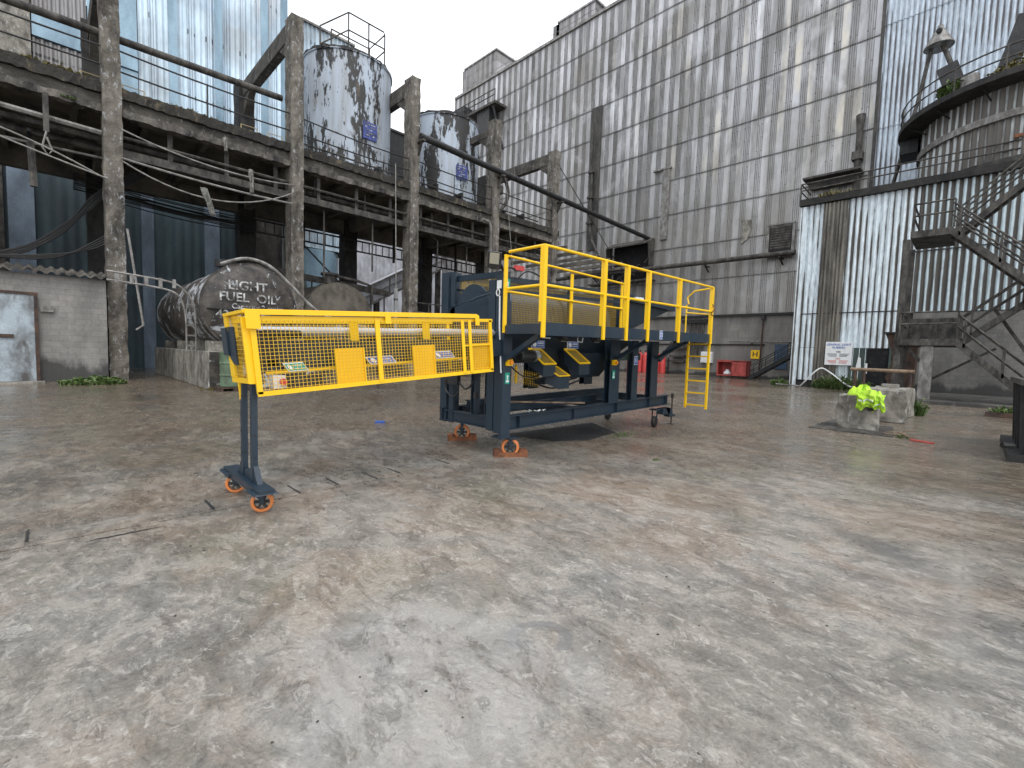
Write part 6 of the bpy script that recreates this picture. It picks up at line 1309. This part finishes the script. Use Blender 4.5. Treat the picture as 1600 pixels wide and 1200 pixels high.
# conveyor inside the cage
c = MB(); c.tube([(1.5, 5.22, 1.74), (4.9, 5.22, 1.9)], .055, 20); B(c, 'grey_tube', 'roller', None, True, 'boom')
c = MB(); c.hexa([(1.45, 5.0, 1.36), (4.9, 5.0, 1.56), (4.9, 5.5, 1.56), (1.45, 5.5, 1.36)], [(1.45, 5.0, 1.64), (4.9, 5.0, 1.8), (4.9, 5.5, 1.8), (1.45, 5.5, 1.64)]); B(c, 'conveyor_bed', 'navy_dark', None, False, 'boom')
c = MB(); c.box(1.46, 1.6, 4.98, 5.1, 1.4, 1.75); c.tube([(1.44, 4.96, 1.58), (1.44, 5.5, 1.58)], .12, 16); c.tube([(1.5, 4.98, 1.72), (1.85, 4.98, 1.73)], .04, 8); B(c, 'belt_roller', 'black', None, True, 'boom')
c = MB(); c.hexa([(1.5, 4.98, 1.33), (4.5, 4.98, 1.53), (4.5, 5.0, 1.53), (1.5, 5.0, 1.33)], [(1.5, 4.98, 1.45), (4.5, 4.98, 1.65), (4.5, 5.0, 1.65), (1.5, 5.0, 1.45)]); B(c, 'bed_skirt', 'navy_dark', None, False, 'boom')
c = MB(); c.box(1.62, 1.98, 4.86, 4.99, 1.16, 1.31); B(c, 'drive_motor', 'black', None, False, 'boom')
c = MB(); c.box(1.5, 1.66, 4.87, 4.98, 1.18, 1.31); eb = B(c, 'stop_box', 'white', None, False, 'boom')
c = MB(); c.cyl((1.59, 4.869, 1.245), (1.59, 4.84, 1.245), .034, 18); B(c, 'stop_button', 'red', eb, True, 'boom')
def csign(x, z, w, h, bg_, par, txt):
    lean = Vector((-.04, .05, h)); o_ = Vector((x, CN+.075, z)); u = Vector((w, 0, w*.072)); t_ = Vector((0, -.003, 0))
    c = MB(); c.hexa([o_, o_+u, o_+u+lean, o_+lean], [p-t_*2 for p in (o_, o_+u, o_+u+lean, o_+lean)]); s_ = B(c, 'safety_sign', 'white', None, False, 'boom')
    i0, i1 = .04, .96
    q = lambda a, b_: o_+u*a+lean*b_+t_
    c = MB(); c.hexa([q(.04, .12), q(.96, .12), q(.96, .88), q(.04, .88)], [p+t_*.6 for p in (q(.04, .12), q(.96, .12), q(.96, .88), q(.04, .88))]); B(c, 'panel', bg_, s_, False, 'boom')
    c = MB(); cc_ = q(.2, .5)+t_; c.prism([cc_+u*(.1*math.cos(a))+lean*(.3*math.sin(a)) for a in [2*math.pi*k/16 for k in range(16)]], t_*.4)
    c.text(txt[0], q(.64, .62)+t_*.8, u, lean, h*.34, .0015); c.text(txt[1], q(.64, .3)+t_*.8, u, lean, h*.22, .0015); B(c, 'pictogram', 'white', s_, False, 'boom')
csign(1.66, 1.345, .2, .085, 'green_sign', None, ('STOP', 'EMERGENCY')); csign(2.56, 1.42, .34, .085, 'blue_sign', None, ('CAUTION', 'KEEP GUARDS ON')); csign(3.48, 1.5, .3, .085, 'blue_sign', None, ('CAUTION', 'KEEP GUARDS ON'))
# dark blue drive hood at the free end
c = MB(); c.box(CX0-.04, CX0-.024, 5.22, 5.5, 1.5, 1.78); c.box(CX0-.06, CX0-.041, 5.42, 5.6, 1.49, 1.77); c.box(CX0-.023, CX0+.12, 5.46, 5.58, 1.5, 1.77); c.hexa([(CX0-.038, 5.2, 1.4), (CX0-.026, 5.2, 1.4), (CX0-.026, 5.34, 1.4), (CX0-.038, 5.34, 1.4)], [(CX0-.04, 5.22, 1.499), (CX0-.024, 5.22, 1.499), (CX0-.024, 5.5, 1.499), (CX0-.04, 5.5, 1.499)]); B(c, 'drive_hood', 'navy', None, False, 'boom')
# support leg with castors
for y in (5.27, 4.95):
    c = MB(); c.box(1.36, 1.41, y-.036, y+.036, .262, 1.25)
    lg = B(c, 'support_leg', 'navy', None, False, False)
    c = MB()
    for z in (.5, .72, .9, 1.08): c.cyl((1.385, y-.037, z), (1.385, y-.039, z), .01, 10); c.cyl((1.359, y, z), (1.357, y, z), .01, 10)
    B(c, 'pin_hole', 'black', lg, False, False)
c = MB(); c.box(1.31, 1.45, 4.55, 5.78, .235, .26); c.box(1.31, 1.325, 4.6, 5.74, .19, .2345); c.box(1.435, 1.45, 4.6, 5.74, .19, .2345); c.prism([(1.365, 4.905, .262), (1.365, 4.78, .262), (1.365, 4.905, .42)], (.05, 0, 0)); c.prism([(1.365, 5.315, .262), (1.365, 5.44, .262), (1.365, 5.315, .42)], (.05, 0, 0)); c.box(1.37, 1.41, 4.995, 5.225, .262, .34)
c.hexa([(1.27, 4.55, .215), (1.49, 4.55, .215), (1.49, 4.8, .215), (1.27, 4.8, .215)], [(1.29, 4.56, .234), (1.47, 4.56, .234), (1.47, 4.78, .234), (1.29, 4.78, .234)]); c.hexa([(1.27, 5.55, .215), (1.49, 5.55, .215), (1.49, 5.8, .215), (1.27, 5.8, .215)], [(1.29, 5.57, .234), (1.47, 5.57, .234), (1.47, 5.79, .234), (1.29, 5.79, .234)]); B(c, 'foot_beam', 'navy', None, False, False)
castor(1.40, 4.76, .214, .1, .05, R(-25)); castor(1.38, 5.58, .214, .1, .05, R(-25))
# plastic film snagged on the cage, litter, plates on the ground
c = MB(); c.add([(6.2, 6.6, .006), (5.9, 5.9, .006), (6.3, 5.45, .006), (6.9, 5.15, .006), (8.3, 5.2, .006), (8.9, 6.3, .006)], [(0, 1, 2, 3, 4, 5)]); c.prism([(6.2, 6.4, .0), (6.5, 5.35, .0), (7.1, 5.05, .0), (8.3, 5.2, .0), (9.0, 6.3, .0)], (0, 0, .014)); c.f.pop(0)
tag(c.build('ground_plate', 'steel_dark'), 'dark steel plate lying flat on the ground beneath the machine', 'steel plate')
c = MB(); c.add([(4.9, 9.05, .01), (5.1, 8.98, .015), (5.16, 9.1, .03), (5.0, 9.2, .012)], [(0, 1, 2, 3)]); c.prism([(4.9, 9.05, .0), (5.1, 8.98, .0), (5.16, 9.1, .0), (5.0, 9.2, .0)], (0, 0, .03)); tag(c.build('litter', 'blue_sign'), 'scrap of blue litter on the wet ground beyond the yellow cage', 'litter')
m = MB(); rr = random.Random(77)
for (x0, w_) in ((1.42, .08), (2.4, .28)):
    n = 7
    b0 = len(m.v)
    for j in range(n):
        for i in range(n): m.v.append((x0+w_*i/(n-1)+rr.uniform(-.01, .01), CF-.02+rr.uniform(-.02, .012), zt(x0)-.06-(.16*j/(n-1))+rr.uniform(-.02, .02)))
    for j in range(n-1):
        for i in range(n-1):
            if rr.random() < .8: a = b0+j*n+i; m.f.append((a, a+1, a+n+1, a+n))
tag(m.build('plastic_film', 'cable_pale', None), 'torn scraps of pale plastic film snagged inside the yellow cage', 'film')
